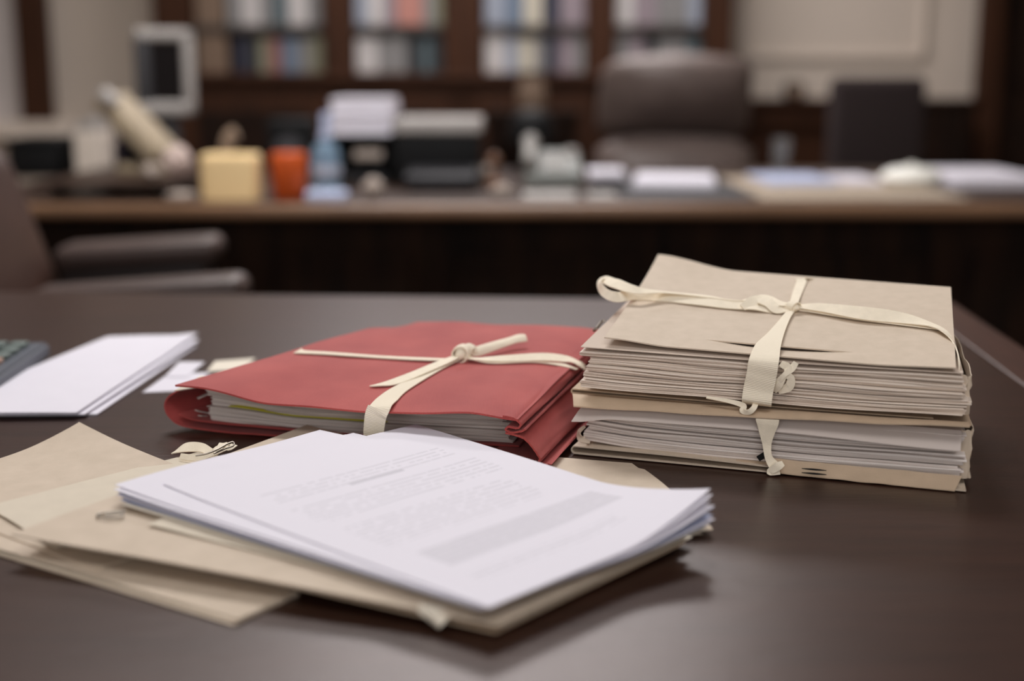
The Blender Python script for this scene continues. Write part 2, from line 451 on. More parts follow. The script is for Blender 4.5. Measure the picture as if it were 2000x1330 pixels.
# ------------------------------------------------------------------ bookcase
YK = 6.0
kz = lambda py: P(1000, py, YK).z
kx = lambda px: P(px, 80, YK).x
bc = thing('bookcase', 'dark wooden bookcase with four open bays of books along the back wall', 'bookcase', ((kx(300) + kx(1430)) / 2, YK + .15, 0))
zbot = kz(143)
kxL, kxR = kx(300), kx(1430)
link('base_cabinet', bx(kxL, kxR, YK - .12, YB - .005, 0, zbot - .035, .006), M['bookcase'], bc)
link('ledge', bx(kxL - .02, kxR + .02, YK - .16, YB - .006, zbot - .035, zbot, .008), M['bookcase'], bc)
link('back_panel', bx(kxL, kxR, YB - .03, YB - .006, zbot, 2.35), M['bookcase_back'], bc)
link('cornice', bx(kxL - .03, kxR + .03, YK - .04, YB - .006, 2.35, 2.47, .02), M['bookcase'], bc)
posts = ((300, 372), (632, 688), (868, 942), (1146, 1200), (1374, 1430))
for p0, p1 in posts: link('post', bx(kx(p0), kx(p1), YK, YB - .03, zbot, 2.35, .006), M['bookcase'], bc)
zs = [zbot, kz(49), kz(49) + .34, kz(49) + .68]
for (a0, a1), (b0, b1) in zip(posts, posts[1:]):
    for z in zs[1:]:
        link('shelf', bx(kx(a1), kx(b0), YK + .03, YB - .03, z - .028, z, .003), M['bookcase_back'], bc)
    x0, x1 = kx(a1) - .03, kx(b0) + .03
    dr = link('door', bx(x0, x1, YK - .14, YK - .12, .12, zbot - .09, .005), M['bookcase'], bc)
    link('door_panel', bx(x0 + .08, x1 - .08, YK - .148, YK - .138, .2, zbot - .16, .005), M['panel'], dr)
# books: (colour name, rgb, weight)
BC = {'grey': (128, 124, 122), 'blue': (92, 112, 140), 'white': (190, 182, 178), 'dark': (42, 44, 48), 'navy': (40, 42, 66), 'red': (150, 78, 70),
      'salmon': (196, 110, 92), 'olive': (132, 128, 96), 'mauve': (140, 118, 128), 'cream': (186, 176, 150), 'teal': (70, 92, 100), 'pale blue': (138, 148, 168)}
bmats = {k: mat('book_' + k.replace(' ', '_') + '_cloth', tuple(int(.62 * c + .38 * sum(v) / 3) for c in v), .6, .08, 20) for k, v in BC.items()}
bays = ('first', 'second', 'third', 'fourth')
lower = [[(452, 478, 'navy'), (478, 500, 'dark'), (500, 520, 'olive'), (520, 545, 'red'), (545, 578, 'blue'), (578, 600, 'grey'), (600, 628, 'olive')],
         [(692, 735, 'white'), (735, 762, 'grey'), (762, 792, 'grey'), (792, 820, 'dark'), (820, 842, 'teal'), (842, 866, 'dark')],
         [(946, 985, 'white'), (985, 1012, 'pale blue'), (1012, 1045, 'cream'), (1045, 1066, 'grey'), (1066, 1092, 'navy'), (1092, 1122, 'mauve'), (1122, 1144, 'grey')],
         [(1204, 1232, 'grey'), (1232, 1262, 'mauve'), (1262, 1288, 'dark'), (1288, 1318, 'grey'), (1318, 1345, 'grey'), (1345, 1372, 'teal')]]
upper = [[(440, 470, 'grey'), (470, 505, 'white'), (505, 530, 'grey'), (530, 560, 'teal'), (560, 600, 'white'), (600, 628, 'grey')],
         [(692, 718, 'pale blue'), (718, 748, 'white'), (748, 772, 'mauve'), (772, 825, 'salmon'), (825, 846, 'grey'), (846, 866, 'olive')],
         [(946, 985, 'pale blue'), (985, 1022, 'blue'), (1022, 1060, 'cream'), (1060, 1095, 'navy'), (1095, 1144, 'mauve')],
         [(1204, 1240, 'white'), (1240, 1285, 'mauve'), (1285, 1310, 'grey'), (1310, 1345, 'grey'), (1345, 1372, 'pale blue')]]
for bi in range(4):
    for rows, zsh, hh, rown in ((lower[bi], zs[0], (.152, .174), 'lower'), (upper[bi], zs[1], (.22, .29), 'upper')):
        for a0, a1, cn in rows:
            h = R.uniform(*hh); x0, x1 = kx(a0) + .001, kx(a1) - .001; d = R.uniform(.14, .17)
            bm = bx(x0, x1, YK + .05, YK + .05 + d, zsh + .0005, zsh + h, .004)
            o = link('book', bm, bmats[cn])
            tag(o, f'{cn} book on the {rown} shelf of the {bays[bi]} bookcase bay from the left', 'book', 'books in the bookcase')
o = link('box_file', bx(kx(380), kx(438), YK + .04, YK + .24, zbot + .0005, zbot + .174, .004), M['tan_box'])
tag(o, 'tan card box file beside the books on the lower shelf of the first bookcase bay', 'box file')
o = link('box_file', bx(kx(380), kx(434), YK + .04, YK + .24, zs[1] + .0005, zs[1] + .27, .004), M['tan_box'])
tag(o, 'tan card box file beside the books on the upper shelf of the first bookcase bay', 'box file')
# beige vase on the bookcase ledge, small dark clock on the wainscot ledge
c = P(1038, 143, YK - .07); 
bm = lathe(B(), (c.x, YK - .09, zbot), [(.035, 0), (.05, .004), (.055, .03), (.05, .06), (.036, .09), (.03, .1), (.034, .11), (.028, .11)], 28)
# stands lower, on the stool behind the desk
bm.free()

# ================================================================== THE READING TABLE (foreground)
TC = G(1863, 590); TC.z = T
ang = -4.0 * PI / 180
ex = V((math.cos(ang), math.sin(ang), 0)); ey = V((-ex.y, ex.x, 0))
TL, TD = 2.1, 1.50
def TB(x0, x1, y0, y1, z0, z1, bev=0):
    cx, cy = (x0 + x1) / 2, (y0 + y1) / 2
    c = TC + ex * cx + ey * cy
    return box(B(), (c.x, c.y, (z0 + z1) / 2), (x1 - x0, y1 - y0, z1 - z0), ang, bev)
tb = thing('table', 'large dark brown wooden table carrying the folders and papers', 'table', (TC + ex * (-TL / 2) + ey * (-TD / 2)) * 1)
tb.location.z = 0; ORG[tb.name] = V(tb.location)
link('table_top', TB(-TL, -.055, -TD, 0, T - .035, T, .003), M['table'], tb)
link('edge_band', TB(-.0548, 0, -TD, 0, T - .035, T, .003), M['table_edge'], tb)
for x0, x1, y0, y1 in ((-TL + .08, -.08, -.09, -.065), (-TL + .08, -.08, -TD + .065, -TD + .09), (-TL + .065, -TL + .09, -TD + .08, -.08), (-.09, -.065, -TD + .08, -.08)):
    link('apron', TB(x0, x1, y0, y1, T - .13, T - .0355), M['table'], tb)
for x in (-TL + .1, -.1):
    for y in (-.1, -TD + .1): link('leg', TB(x - .035, x + .035, y - .035, y + .035, 0, T - .036, .006), M['table'], tb)

# ================================================================== STACK OF TWO TIED BUNDLES
SO = V((.051, .991, T)); su = V((.943, -.332, 0)).normalized(); sv = V((.332, .943, 0)).normalized()
SW, SD = .283, .215
def S(u, v, z): return SO + su * (u * (1 - .075 * max(0, v) / SD)) + sv * v + V((0, 0, z * (1 + .26 * max(0, v) / SD)))
def Sw(u, v, z): return SO + su * u + sv * v + V((0, 0, z))
def SF(px, py, v0=0):            # where the sight line of a photo point meets the upright plane v = v0 of the stack
    d = ray(px, py); n = sv; t = (SO + sv * v0 - CAM).dot(n) / d.dot(n); return CAM + d * t
# ---- lower bundle
lb = thing('document_bundle', 'lower of the two stacked document bundles, its grey paper edges resting on the table', 'document bundle', Sw(SW / 2, SD / 2, 0), 'document bundles tied with tape')
def sag(u): return .0022 * math.sin(PI * u / SW)
# bottom cover: folded card, two leaves with a rounded fold at the left
def card_fold(fr, u0, u1, v0, v1, zlo, zhi, th=.0011, ret=.05, nv=10, n=40, dip=None):
    """a folded card: lower leaf along u, rounded fold at u0, upper leaf coming back; one closed sheet extruded along v"""
    path = []
    r0 = (zhi - zlo) / 2
    for i in range(n + 1):
        u = u1 - (u1 - u0 - r0) * i / n; path.append((u, zlo))
    for k in range(1, 9):
        a = PI * k / 9; path.append((u0 + r0 - r0 * math.sin(a), zlo + r0 - r0 * math.cos(a)))
    for i in range(n + 1):
        u = u0 + r0 + (ret - r0) * i / n; path.append((u, zhi))
    bm = B()
    def nrm(i):
        a, b = path[max(0, i - 1)], path[min(len(path) - 1, i + 1)]
        dx, dz = b[0] - a[0], b[1] - a[1]; l = math.hypot(dx, dz); return (dz / l, -dx / l)
    cols = []
    for s in (0, 1):
        rows = []
        for i, (u, z) in enumerate(path):
            nx, nz = nrm(i); uu, zz = u + nx * th * s, z + nz * th * s
            rows.append([bm.verts.new(fr(uu, v0 + (v1 - v0) * j / nv, zz + (dip(uu, j / nv, i / len(path)) if dip else 0))) for j in range(nv + 1)])
        cols.append(rows)
    m = len(path)
    for i in range(m - 1):
        for j in range(nv):
            a = cols[0]; bm.faces.new((a[i][j], a[i + 1][j], a[i + 1][j + 1], a[i][j + 1]))
            a = cols[1]; bm.faces.new((a[i][j], a[i][j + 1], a[i + 1][j + 1], a[i + 1][j]))
        for j in (0, nv): bm.faces.new((cols[0][i][j], cols[0][i + 1][j], cols[1][i + 1][j], cols[1][i][j]))
    for i in (0, m - 1):
        for j in range(nv): bm.faces.new((cols[0][i][j], cols[0][i][j + 1], cols[1][i][j + 1], cols[1][i][j]))
    return bm
link('bottom_cover', card_fold(S, -.004, SW + .001, -.006, SD, .0010, .0075, .0010, .20, dip=lambda u, v, s: -.0025 * smooth01((u - .05) / .15) * s if s > .5 else 0), M['manila'], lb, smooth=True)
link('inner_cover', patch(S(.004, -.003, .0065), S(SW - .004, -.003, .0045), S(SW - .004, SD, .005), S(.004, SD, .0065), th=.0009), M['manila_brown'], lb)
lev = [.0085, .0175, .0265, .0345, .0405]
for k in range(4):
    z0, z1 = lev[k], lev[k + 1] - .0006
    link('paper_sheaf', sheaf(S, .006 + .0015 * (k % 2) - .002 * (k == 0), SW - .004 + .003 * math.sin(k * 2.3), .001, SD - .002,
         lambda u, v, z=z0: z - sag(u) * .8 + .002 * smooth01(1 - u / .05), lambda u, v, z=z1: z - sag(u) * .8 + .002 * smooth01(1 - u / .05), 5, .0008, .003 if k in (1, 3) else .0022, 11 + k), M['pages_white'], lb)
# a loose grey leaf on top whose left end droops over the sheaf
bm = patch(S(.006, .004, .0412), S(SW - .004, .004, .0412), S(SW - .006, SD, .0412), S(.002, SD, .0412), None, 40, 8, .0006)
fl0, fl1 = SF(1116, 824, -.0105), SF(1876, 882, -.0075)
patch(fl0, fl1, S(SW - .004, .0042, .0412), S(.006, .0042, .0412), lambda u, v: .0010 * math.sin(PI * v) * (1 - .5 * u) - .0014 * (1 - v) * math.sin(PI * min(1, u * 1.2)) * 0 + .0042 * (1 - v) * smooth01(u / .12) * (1 - smooth01((u - .5) / .5)), 40, 8, .0006, bm)
link('top_leaf', bm, M['pages_white'], lb, smooth=True)
# brown front flap with a slot at the right half, its dark inside painted as black strips
def flap():
    bm = B()
    u0, u1 = .148, SW + .0015
    pts = []
    a = patch(Sw(u0, -.0085, .0012), Sw(u1 - .008, -.008, .0004), Sw(u1 - .004, -.0055, .0105), Sw(u0 - .002, -.0055, .0105), lambda u, v: .0006 * noise.noise(V((u * 9, v * 2, 3))) + .0005, 30, 6, .0009, bm)
    return a
link('front_flap', flap(), M['manila_brown'], lb)
bm = B()
for k, zf in enumerate((.0072, .0042)):
    a = SF(1566, 915 + k * 8, -.0105); b2 = SF(1614, 919 + k * 8, -.0105)
    ribbon([(a, -sv, .0004), ((a + b2) / 2, -sv, .0013), (b2, -sv, .0004)], .0004, 6, bm)
link('slot_shade', bm, M['black_mark'], lb)
# creased corner of the inner wrapper at the left of the lower bundle
bm = ribbon([(Sw(.010, -.002, .010), V((0, -.4, 1)), .003), (Sw(.003, -.003, .0125), V((-.5, -.6, .6)), .005), (Sw(.0015, -.003, .018), V((-1, -.4, .2)), .0045), (Sw(.006, -.002, .0225), V((-.6, -.4, .8)), .0025)], .0008, 6)
link('creased_corner', bm, M['manila'], lb, smooth=True)
# right hand wrapper wall, standing behind the paper edges
def wall_part(z0, z1, u, vs=.012, sd=0):
    """wrapper wall on the right: a ragged lip towards the front, then back along the side"""
    path = catmull([[u - .012, vs + .004], [u - .004, vs], [u + .002, vs + .002], [u + .004, vs + .012], [u + .005, .1], [u + .004, SD]], 5)
    bm = B(); nz_ = 8; cols = []
    for k in (0, 1):
        rows = []
        for i, (a, b) in enumerate(path):
            p0, p1 = path[max(0, i - 1)], path[min(len(path) - 1, i + 1)]
            dx, dy = p1[0] - p0[0], p1[1] - p0[1]; l = math.hypot(dx, dy)
            aa, bb = a - dy / l * .0007 * k, b + dx / l * .0007 * k
            rows.append([bm.verts.new(S(aa + .0030 * noise.noise(V((i * .25, t * .5, sd))), bb + .0008 * noise.noise(V((i * .3, t * 1.1, sd + 5))), z0 + (z1 * (1 - .24 * max(0, b) / SD) - z0) * t / nz_ + .5 * (.0080 * noise.noise(V((i * .45, .3, sd))) if t == nz_ else 0))) for t in range(nz_ + 1)])
        cols.append(rows)
    m = len(path)
    for i in range(m - 1):
        for j in range(nz_):
            a = cols[0]; bm.faces.new((a[i][j], a[i + 1][j], a[i + 1][j + 1], a[i][j + 1]))
            a = cols[1]; bm.faces.new((a[i][j], a[i][j + 1], a[i + 1][j + 1], a[i + 1][j]))
        for j in (0, nz_): bm.faces.new((cols[0][i][j], cols[0][i + 1][j], cols[1][i + 1][j], cols[1][i][j]))
    for i in (0, m - 1):
        for j in range(nz_): bm.faces.new((cols[0][i][j], cols[0][i][j + 1], cols[1][i][j + 1], cols[1][i][j]))
    return bm
link('side_wrapper', wall_part(.006, .041, SW + .0005, .008, 3), M['manila'], lb, smooth=True)
# lower tape: a strip narrowing downwards, with a tucked end and a black tab
nrm = -sv
t = link('tape', ribbon([(SF(1499, 819, -.0115), nrm, .0168), (SF(1499, 828, -.0110), nrm, .0155), (SF(1498, 844, -.0095), nrm, .0115), (SF(1498, 868, -.0080), nrm, .0065), (SF(1501, 892, -.009), nrm, .0055), (SF(1511, 908, -.010), (nrm + V((0, 0, .5))), .0075), (SF(1522, 916, -.0105), nrm, .006)], .0008), M['tape'], lb, smooth=True)
link('tape_end', ribbon([(SF(1530, 905, -.0115), (nrm + V((0, 0, .6))), .004), (SF(1519, 911, -.013), nrm, .006), (SF(1503, 922, -.012), (nrm + V((0, 0, .3))), .0045), (SF(1523, 920, -.0115), nrm, .005)], .0008), M['tape'], t, smooth=True)
o = link('tab', ribbon([(SF(1481, 896, -.0055), nrm, .0042), (SF(1497, 886, -.0075), nrm, .0042)], .001, 3), M['black_mark'], t)
o['label'] = 'black cloth tab'

# ---- upper bundle
ub = thing('document_bundle', 'upper of the two stacked document bundles, under a buff cover tied with a cream bow', 'document bundle', Sw(SW / 2, SD / 2, .044), 'document bundles tied with tape')
link('bottom_cover', card_fold(S, -.010, SW + .003, .012, SD, .0432, .0472, .0010, .27,
     dip=lambda u, v, s: 0 if s < .5 else -.0010 * math.sin(PI * u / SW)), M['manila_brown'], ub, smooth=True)
def lipb(u, v): return .0022 * math.sin(PI * min(1, v * 1.15)) ** .8 - .0010 * math.sin(PI * u) * (1 - v) + .0007 * noise.noise(V((u * 7, v, 4))) * (1 - v)
link('front_lip', patch(SF(1120, 795, -.0120), SF(1894, 835, -.0110), S(SW + .001, .014, .0428), S(-.0095, .014, .0432), lipb, 50, 14, .0010), M['manila_brown'], ub, smooth=True)
lev = [.0530, .0588, .0650, .0705, .0765, .0815]
lx = [.001, .003, .006, .007, -.0005]
rxx = [.001, .003, -.001, .000, -.002]
for k in range(5):
    z0, z1 = lev[k], lev[k + 1] - .0006
    link('paper_sheaf', sheaf(S, lx[k], SW - .004 + rxx[k], .000 + .001 * (k % 2), SD - .003,
         lambda u, v, z=z0: z - sag(u) * .5 + .0006 * math.sin(u * 40 + z * 900), lambda u, v, z=z1: z - sag(u) * .5 + .0006 * math.sin(u * 40 + (z + .0006) * 900), 5, .0008, (.002, .003, .003, .0025, .0035)[k], 31 + k, rfold=.0015), M['pages'], ub)
link('side_wrapper', wall_part(.0505, .079, SW - .0025, .012, 8), M['manila'], ub, smooth=True)
# buff top cover with a lifted front left corner, curled back corner and a cut tongue at the front edge
cFL, cFR, cBR, cBL = S(.018, -.002, .0895), S(SW - .006, -.003, .0868), S(SW - .004, SD - .004, .0885), S(.020, SD - .002, .0895)
cFL = G(1180, 661, .0900); cFR = G(1867, 720, .0868); cBR = G(1857, 563, .1135); cBL = G(1285, 520, .1165)
def cov(u, v):
    z = .0055 * (1 - smooth01(u / .3)) * v ** 3 * 1.8            # back left corner curls
    z += -.0028 * smooth01((u - .02) / .18) * (1 - smooth01((u - .75) / .3)) * (1 - v) ** 2   # front edge sags onto the sheaf
    z += .001 * math.sin(PI * v) * .5
    return z
bm = patch(cFL, cFR, cBR, cBL, cov, 48, 36, .0010, vr=(.10, 1))
def tongue(u, v):
    a = (u - .30) / .42
    cut = math.sin(PI * a) if 0 < a < 1 else 0
    return cov(u, v) - .0030 * cut * (v / .10)
patch(cFL, cFR, cBR, cBL, tongue, 48, 4, .0010, bm, vr=(0, .10))
link('top_cover', bm, M['buff'], ub, smooth=True, angle=50)
# paper leaf under the cover, showing at the left
link('top_leaf', patch(S(.001, .001, .0822), S(SW - .006, .001, .0822), S(SW - .006, SD - .004, .0822), S(.003, SD - .004, .0822), lambda u, v: -sag(u * SW) * .5 + .001, 30, 12, .0006), M['pages'], ub)
link('metal_fastener', tube(B(), [G(1160, 646, .085), G(1166, 640, .088), G(1175, 628, .089), G(1180, 627, .092)], .0012, 8), M['metal'], ub, smooth=True)
# the tape, in runs that share one knot
US = Surf(cFL, cFR, cBR, cBL, cov, .0010)
UA = US.at
UP = V((0, 0, 1))
KN = UA(1548, 600, .0035)
tp = link('tape', ribbon([(KN + V((0, 0, -.001)), UP, .006), (UA(1534, 622, .0016), V((-.3, -.4, 1)), .0075), (UA(1516, 650, .0014), V((-.25, -.4, 1)), .0125), (UA(1500, 676, .0022), V((-.1, -.4, 1)), .0185),
     (SF(1492, 704, -.0072), (nrm + V((0, 0, .8))), .0215), (SF(1487, 735, -.0086), nrm, .0215), (SF(1481, 762, -.0078), nrm, .0215), (SF(1478, 784, -.0095), (nrm + V((0, 0, -.2))), .0215), (SF(1478, 790, -.004), (nrm + V((0, 0, -1))), .021)], .0008, 10), M['tape_rib'], ub, smooth=True)
tp['label'] = 'wide ribbed tape over the front edge'
link('tape_back', ribbon([(KN + V((0, 0, 0)), UP, .006), (UA(1556, 575, .0012), UP, .0075), (UA(1565, 552, .001), UP, .0085), (UA(1568, 545, .001), V((0, .5, 1)), .009), (S(.175, SD + .004, .080), sv, .009), (S(.175, SD + .004, .05), sv, .009)], .0008), M['tape'], ub, smooth=True)
link('tape_side', ribbon([(KN + V((0, 0, .0005)), UP, .006), (UA(1600, 600, .0055), V((0, -.8, 1)), .009), (UA(1680, 611, .0065), V((0, -1, 1)), .0125), (UA(1760, 621, .0052), V((0, -.8, 1)), .0115), (UA(1822, 636, .0028), UP, .009), (UA(1850, 653, .0016), V((.5, 0, 1)), .0075), (UA(1868, 682, -.003), V((1, 0, .5)), .0055), (SF(1873, 712, .012), su, .005), (SF(1874, 738, .011), su, .005)], .0008), M['tape'], ub, smooth=True)
link('tape_side_lower', ribbon([(KN + V((.003, 0, -.001)), UP, .005), (UA(1600, 610, .0016), UP, .007), (UA(1680, 623, .0014), UP, .0065), (UA(1760, 633, .0012), UP, .006), (UA(1835, 642, .0012), UP, .006)], .0008), M['tape'], ub, smooth=True)
# knot
kd = (UA(1562, 604, .0035) - UA(1534, 596, .0035)).normalized()
ks = V((-kd.y, kd.x, 0))
ring = []
for i in range(15):
    a = 2 * PI * i / 14
    ring.append((KN + ks * (.0052 * math.cos(a)) + UP * (.0044 * math.sin(a)) + kd * (.0015 * math.sin(a)), ks * math.cos(a) + UP * math.sin(a), .0075))
bm = ribbon(ring, .001, 3)
lump(bm, KN, (.0062, .0048, .0040), math.atan2(kd.y, kd.x), 2)
link('knot', bm, M['tape'], ub, smooth=True, angle=60)
# bow loop lying to the left, overhanging the edge; two plies, with a twisted piece by the knot
UL = lambda px, py, z: G(px, py, z)
eL = UA(1262, 572, .0015).z - T
lp = [(KN, V((0, -.3, 1)), .006), (UA(1512, 602, .003), V((0, -.8, 1)), .010), (UA(1476, 598, .0035), V((.1, -.4, 1)), .012), (UA(1425, 594, .0035), V((0, -.7, 1)), .011), (UA(1360, 587, .0035), V((0, -.6, 1)), .011), (UA(1290, 579, .003), V((0, -.7, 1)), .0115),
      (UL(1240, 576, eL), V((0, -.7, .8)), .0115), (UL(1205, 580, eL + .001), V((-.1, -.9, .6)), .0095), (UL(1182, 572, eL + .003), V((-.7, -.6, .5)), .0075), (UL(1171, 557, eL + .006), V((-1, -.2, .3)), .0075), (UL(1179, 546, eL + .009), V((-.4, -.5, 1)), .009), (UL(1200, 553, eL + .009), V((0, -.9, .8)), .011),
      (UL(1240, 566, eL + .006), V((0, -.6, 1)), .0095), (UA(1300, 571, .0065), UP, .0075), (UA(1380, 579, .0055), UP, .0075), (UA(1440, 588, .0045), V((0, .2, 1)), .0075), (UA(1490, 580, .0070), V((0, -.3, 1)), .008), (UA(1520, 592, .006), V((0, -.4, 1)), .008), (KN + V((0, 0, .002)), UP, .005)]
link('bow_loop', ribbon(lp, .0008, 8), M['tape'], ub, smooth=True)
link('bow_twist', ribbon([(UA(1450, 601, .0030), V((0, -.7, .7)), .006), (UA(1478, 586, .0070), V((.3, -.6, 1)), .011), (UA(1500, 591, .0065), V((0, -.8, .8)), .009), (UA(1520, 605, .0032), V((-.3, -.6, .8)), .008), (KN, V((0, -.3, 1)), .005)], .0008, 8), M['tape'], ub, smooth=True)
# small crossed tape end on the front face and the curl under the band
bm = ribbon([(SF(1525, 710, -.003), (nrm + V((0, 0, .6))), .0045), (SF(1538, 718, -.0055), nrm, .0060), (SF(1534, 732, -.0075), nrm, .003), (SF(1522, 752, -.0065), nrm, .0050), (SF(1512, 764, -.003), nrm, .004)], .001, 8)
ribbon([(SF(1555, 708, -.003), (nrm + V((0, 0, .4))), .004), (SF(1546, 720, -.0052), nrm, .005), (SF(1532, 732, -.0085), nrm, .0035), (SF(1518, 748, -.0062), nrm, .0045), (SF(1510, 762, -.0025), nrm, .003)], .001, 8, bm)
ribbon([(SF(1534, 730, -.0075), nrm, .004), (SF(1545, 740, -.0065), nrm, .0055), (SF(1540, 756, -.0055), nrm, .0065), (SF(1520, 763, -.003), nrm, .005)], .001, 8, bm)
link('crossed_tape_end', bm, M['tape'], ub, smooth=True)
bm = ribbon([(SF(1380, 776, -.004), (nrm + V((0, 0, 1))), .002), (SF(1425, 784, -.007), (nrm + V((0, 0, .6))), .003), (SF(1452, 792, -.0085), nrm, .004), (SF(1450, 802, -.010), nrm, .004), (SF(1462, 805, -.0115), (nrm + V((0, 0, -.4))), .004), (SF(1472, 797, -.011), nrm, .004), (SF(1476, 788, -.007), nrm, .004)], .001, 8)
link('tape_curl', bm, M['tape'], ub, smooth=True)

# ================================================================== RED FOLDER
rf = thing('red_folder', 'red cloth folder stuffed with papers and tied with cream tape, left of the stacked bundles', 'folder', G(700, 780, 0))
rFL, rFR, rBR, rBL = G(342, 755, .0445), G(1012, 812, .0415), V((.088, 1.198, T + .058)), G(770, 628, .058)
# frame along the front face of the red folder
RO = G(345, 838, 0); RE = G(1005, 885, 0); ru = (RE - RO); RWd = ru.length; ru.normalize(); rv = V((-ru.y, ru.x, 0))
def RF(px, py, v0=0):
    d = ray(px, py); t = (RO + rv * v0 - CAM).dot(rv) / d.dot(rv); return CAM + d * t
def rcov(u, v):
    z = .003 * math.sin(PI * min(1, u * 1.1)) * (1 - v) - .0105 * smooth01((u - .05) / .25) * (1 - smooth01((u - .55) / .45)) * (1 - v) ** 3
    z += -.004 * smooth01((u - .86) / .14) * (1 - .4 * v)
    z += .0015 * noise.noise(V((u * 5, v * 4, 1)))
    z += -.004 * (1 - smooth01(u / .12)) * smooth01((v - .86) / .14)
    return z
def rshift(u, v):                # rounded back-left corner
    return V((0, 0, 0)) + (V((.025, -.012, 0)) * (1 - smooth01(u / .12)) * smooth01((v - .85) / .15))
link('top_cover', patch(rFL, rFR, rBR, rBL, rcov, 56, 44, .0014, edge=rshift), M['red'], rf, smooth=True)
# pleated right side: path from the cover edge down, folded in, and out again to the table
def gusset(path, bmx=None):
    """path: (offset outwards, z) pairs at the front end, the same swept to the back end"""
    bm = B(); n = len(path); nv = 16
    f = rFR; bk = rBR
    d = (V((bk.x - f.x, bk.y - f.y, 0))).normalized(); out = V((d.y, -d.x, 0))
    L = math.hypot(bk.x - f.x, bk.y - f.y)
    zf, zb_ = f.z - T, bk.z - T
    cols = []
    for s in (0, 1):
        rows = []
        for i, (o, z) in enumerate(path):
            a, b2 = path[max(0, i - 1)], path[min(n - 1, i + 1)]
            dx, dz = b2[0] - a[0], b2[1] - a[1]; l = math.hypot(dx, dz) or 1
            oo, z2 = o - dz / l * .0014 * s, z + dx / l * .0014 * s
            row = []
            for j in range(nv + 1):
                t = j / nv
                zz = z2 * (1 + (zb_ / zf - 1) * t)
                row.append(bm.verts.new(V((f.x, f.y, T)) + d * (L * t) + out * (oo * (1 - .35 * t) + .0012 * noise.noise(V((t * 5, i * .7, 2)))) + V((0, 0, zz))))
            rows.append(row)
        cols.append(rows)
    for i in range(n - 1):
        for j in range(nv):
            a = cols[0]; bm.faces.new((a[i][j], a[i + 1][j], a[i + 1][j + 1], a[i][j + 1]))
            a = cols[1]; bm.faces.new((a[i][j], a[i][j + 1], a[i + 1][j + 1], a[i + 1][j]))
        for j in (0, nv): bm.faces.new((cols[0][i][j], cols[0][i + 1][j], cols[1][i + 1][j], cols[1][i][j]))
    for i in (0, n - 1):
        for j in range(nv): bm.faces.new((cols[0][i][j], cols[0][i][j + 1], cols[1][i][j + 1], cols[1][i][j]))
    return bm
pth = catmull([[-.012, .0395], [-.004, .0385], [.001, .035], [-.001, .0325], [-.008, .033], [-.0105, .030], [-.006, .0275], [.002, .029], [.006, .031]], 5)
link('rolled_edge', gusset([tuple(p) for p in pth]), M['red'], rf, smooth=True)
pth = catmull([[-.010, .027], [.004, .024], [.012, .016], [.016, .009], [.008, .006], [-.012, .004]], 5)
link('side_gusset', gusset([tuple(p) for p in pth]), M['red'], rf, smooth=True)
pth = catmull([[-.03, .0035], [.006, .0022], [.020, .0035], [.0255, .0065], [.023, .0075]], 5)
link('lower_hem', gusset([tuple(p) for p in pth]), M['red'], rf, smooth=True)
# bottom cover wrapping up round the left side
def rb_path():
    pts = [(1010, 893, .001), (800, 878, .001), (600, 862, .001), (460, 846, .001)]
    q = [[(G(px, py, 0) - RO).dot(ru), z] for px, py, z in pts]
    q += [[.012, .003], [-.002, .010], [-.0065, .020], [-.002, .029], [.012, .0365], [.030, .0405]]
    return catmull(q, 6)
def sweep(path, v0, v1, th, nv=14, zg=.25, skew=0.12):
    bm = B(); n = len(path); cols = []
    for s in (0, 1):
        rows = []
        for i, (u, z) in enumerate(path):
            a, b2 = path[max(0, i - 1)], path[min(n - 1, i + 1)]
            dx, dz = b2[0] - a[0], b2[1] - a[1]; l = math.hypot(dx, dz) or 1
            uu, z2 = u + dz / l * th * s, z - dx / l * th * s
            row = []
            for j in range(nv + 1):
                v = v0 + (v1 - v0) * j / nv
                k = smooth01(1 - u / .1)
                row.append(bm.verts.new(RO + ru * (uu + skew * v * 3.2 * k) + rv * v + V((0, 0, max(.0003, z2 * (1 + zg * v / .2) + .0006 * noise.noise(V((u * 30, v * 12, s * 0))))))))
            rows.append(row)
        cols.append(rows)
    for i in range(n - 1):
        for j in range(nv):
            a = cols[0]; bm.faces.new((a[i][j], a[i + 1][j], a[i + 1][j + 1], a[i][j + 1]))
            a = cols[1]; bm.faces.new((a[i][j], a[i][j + 1], a[i + 1][j + 1], a[i + 1][j]))
        for j in (0, nv): bm.faces.new((cols[0][i][j], cols[0][i + 1][j], cols[1][i + 1][j], cols[1][i][j]))
    for i in (0, n - 1):
        for j in range(nv): bm.faces.new((cols[0][i][j], cols[0][i][j + 1], cols[1][i][j + 1], cols[1][i][j]))
    return bm
link('bottom_cover', sweep([tuple(p) for p in rb_path()], -.004, .17, .0013, skew=.138), M['red'], rf, smooth=True)
pth = catmull([[RWd + .004, .0055], [.2, .0050], [.1, .0062], [.05, .0075], [.018, .0085], [.004, .013]], 6)
link('inner_flap', sweep([tuple(p) for p in pth], -.002, .18, .0013), M['red'], rf, smooth=True)
def RS(u, v, z): return RO + ru * (u + max(0, v) * .40 * (1 - u / RWd)) + rv * v + V((0, 0, z * (1 + .28 * max(0, v) / .2)))
uL = (RF(408, 790, .004) - RO).dot(ru); uR = (RF(1000, 840, .004) - RO).dot(ru)
def rz(base):
    # paper follows the wavy cover: high at the left, lower from a third along
    return lambda u, v: base * (1 - .24 * smooth01((u - .02) / .10)) + .001 * smooth01((u - .2) / .08)
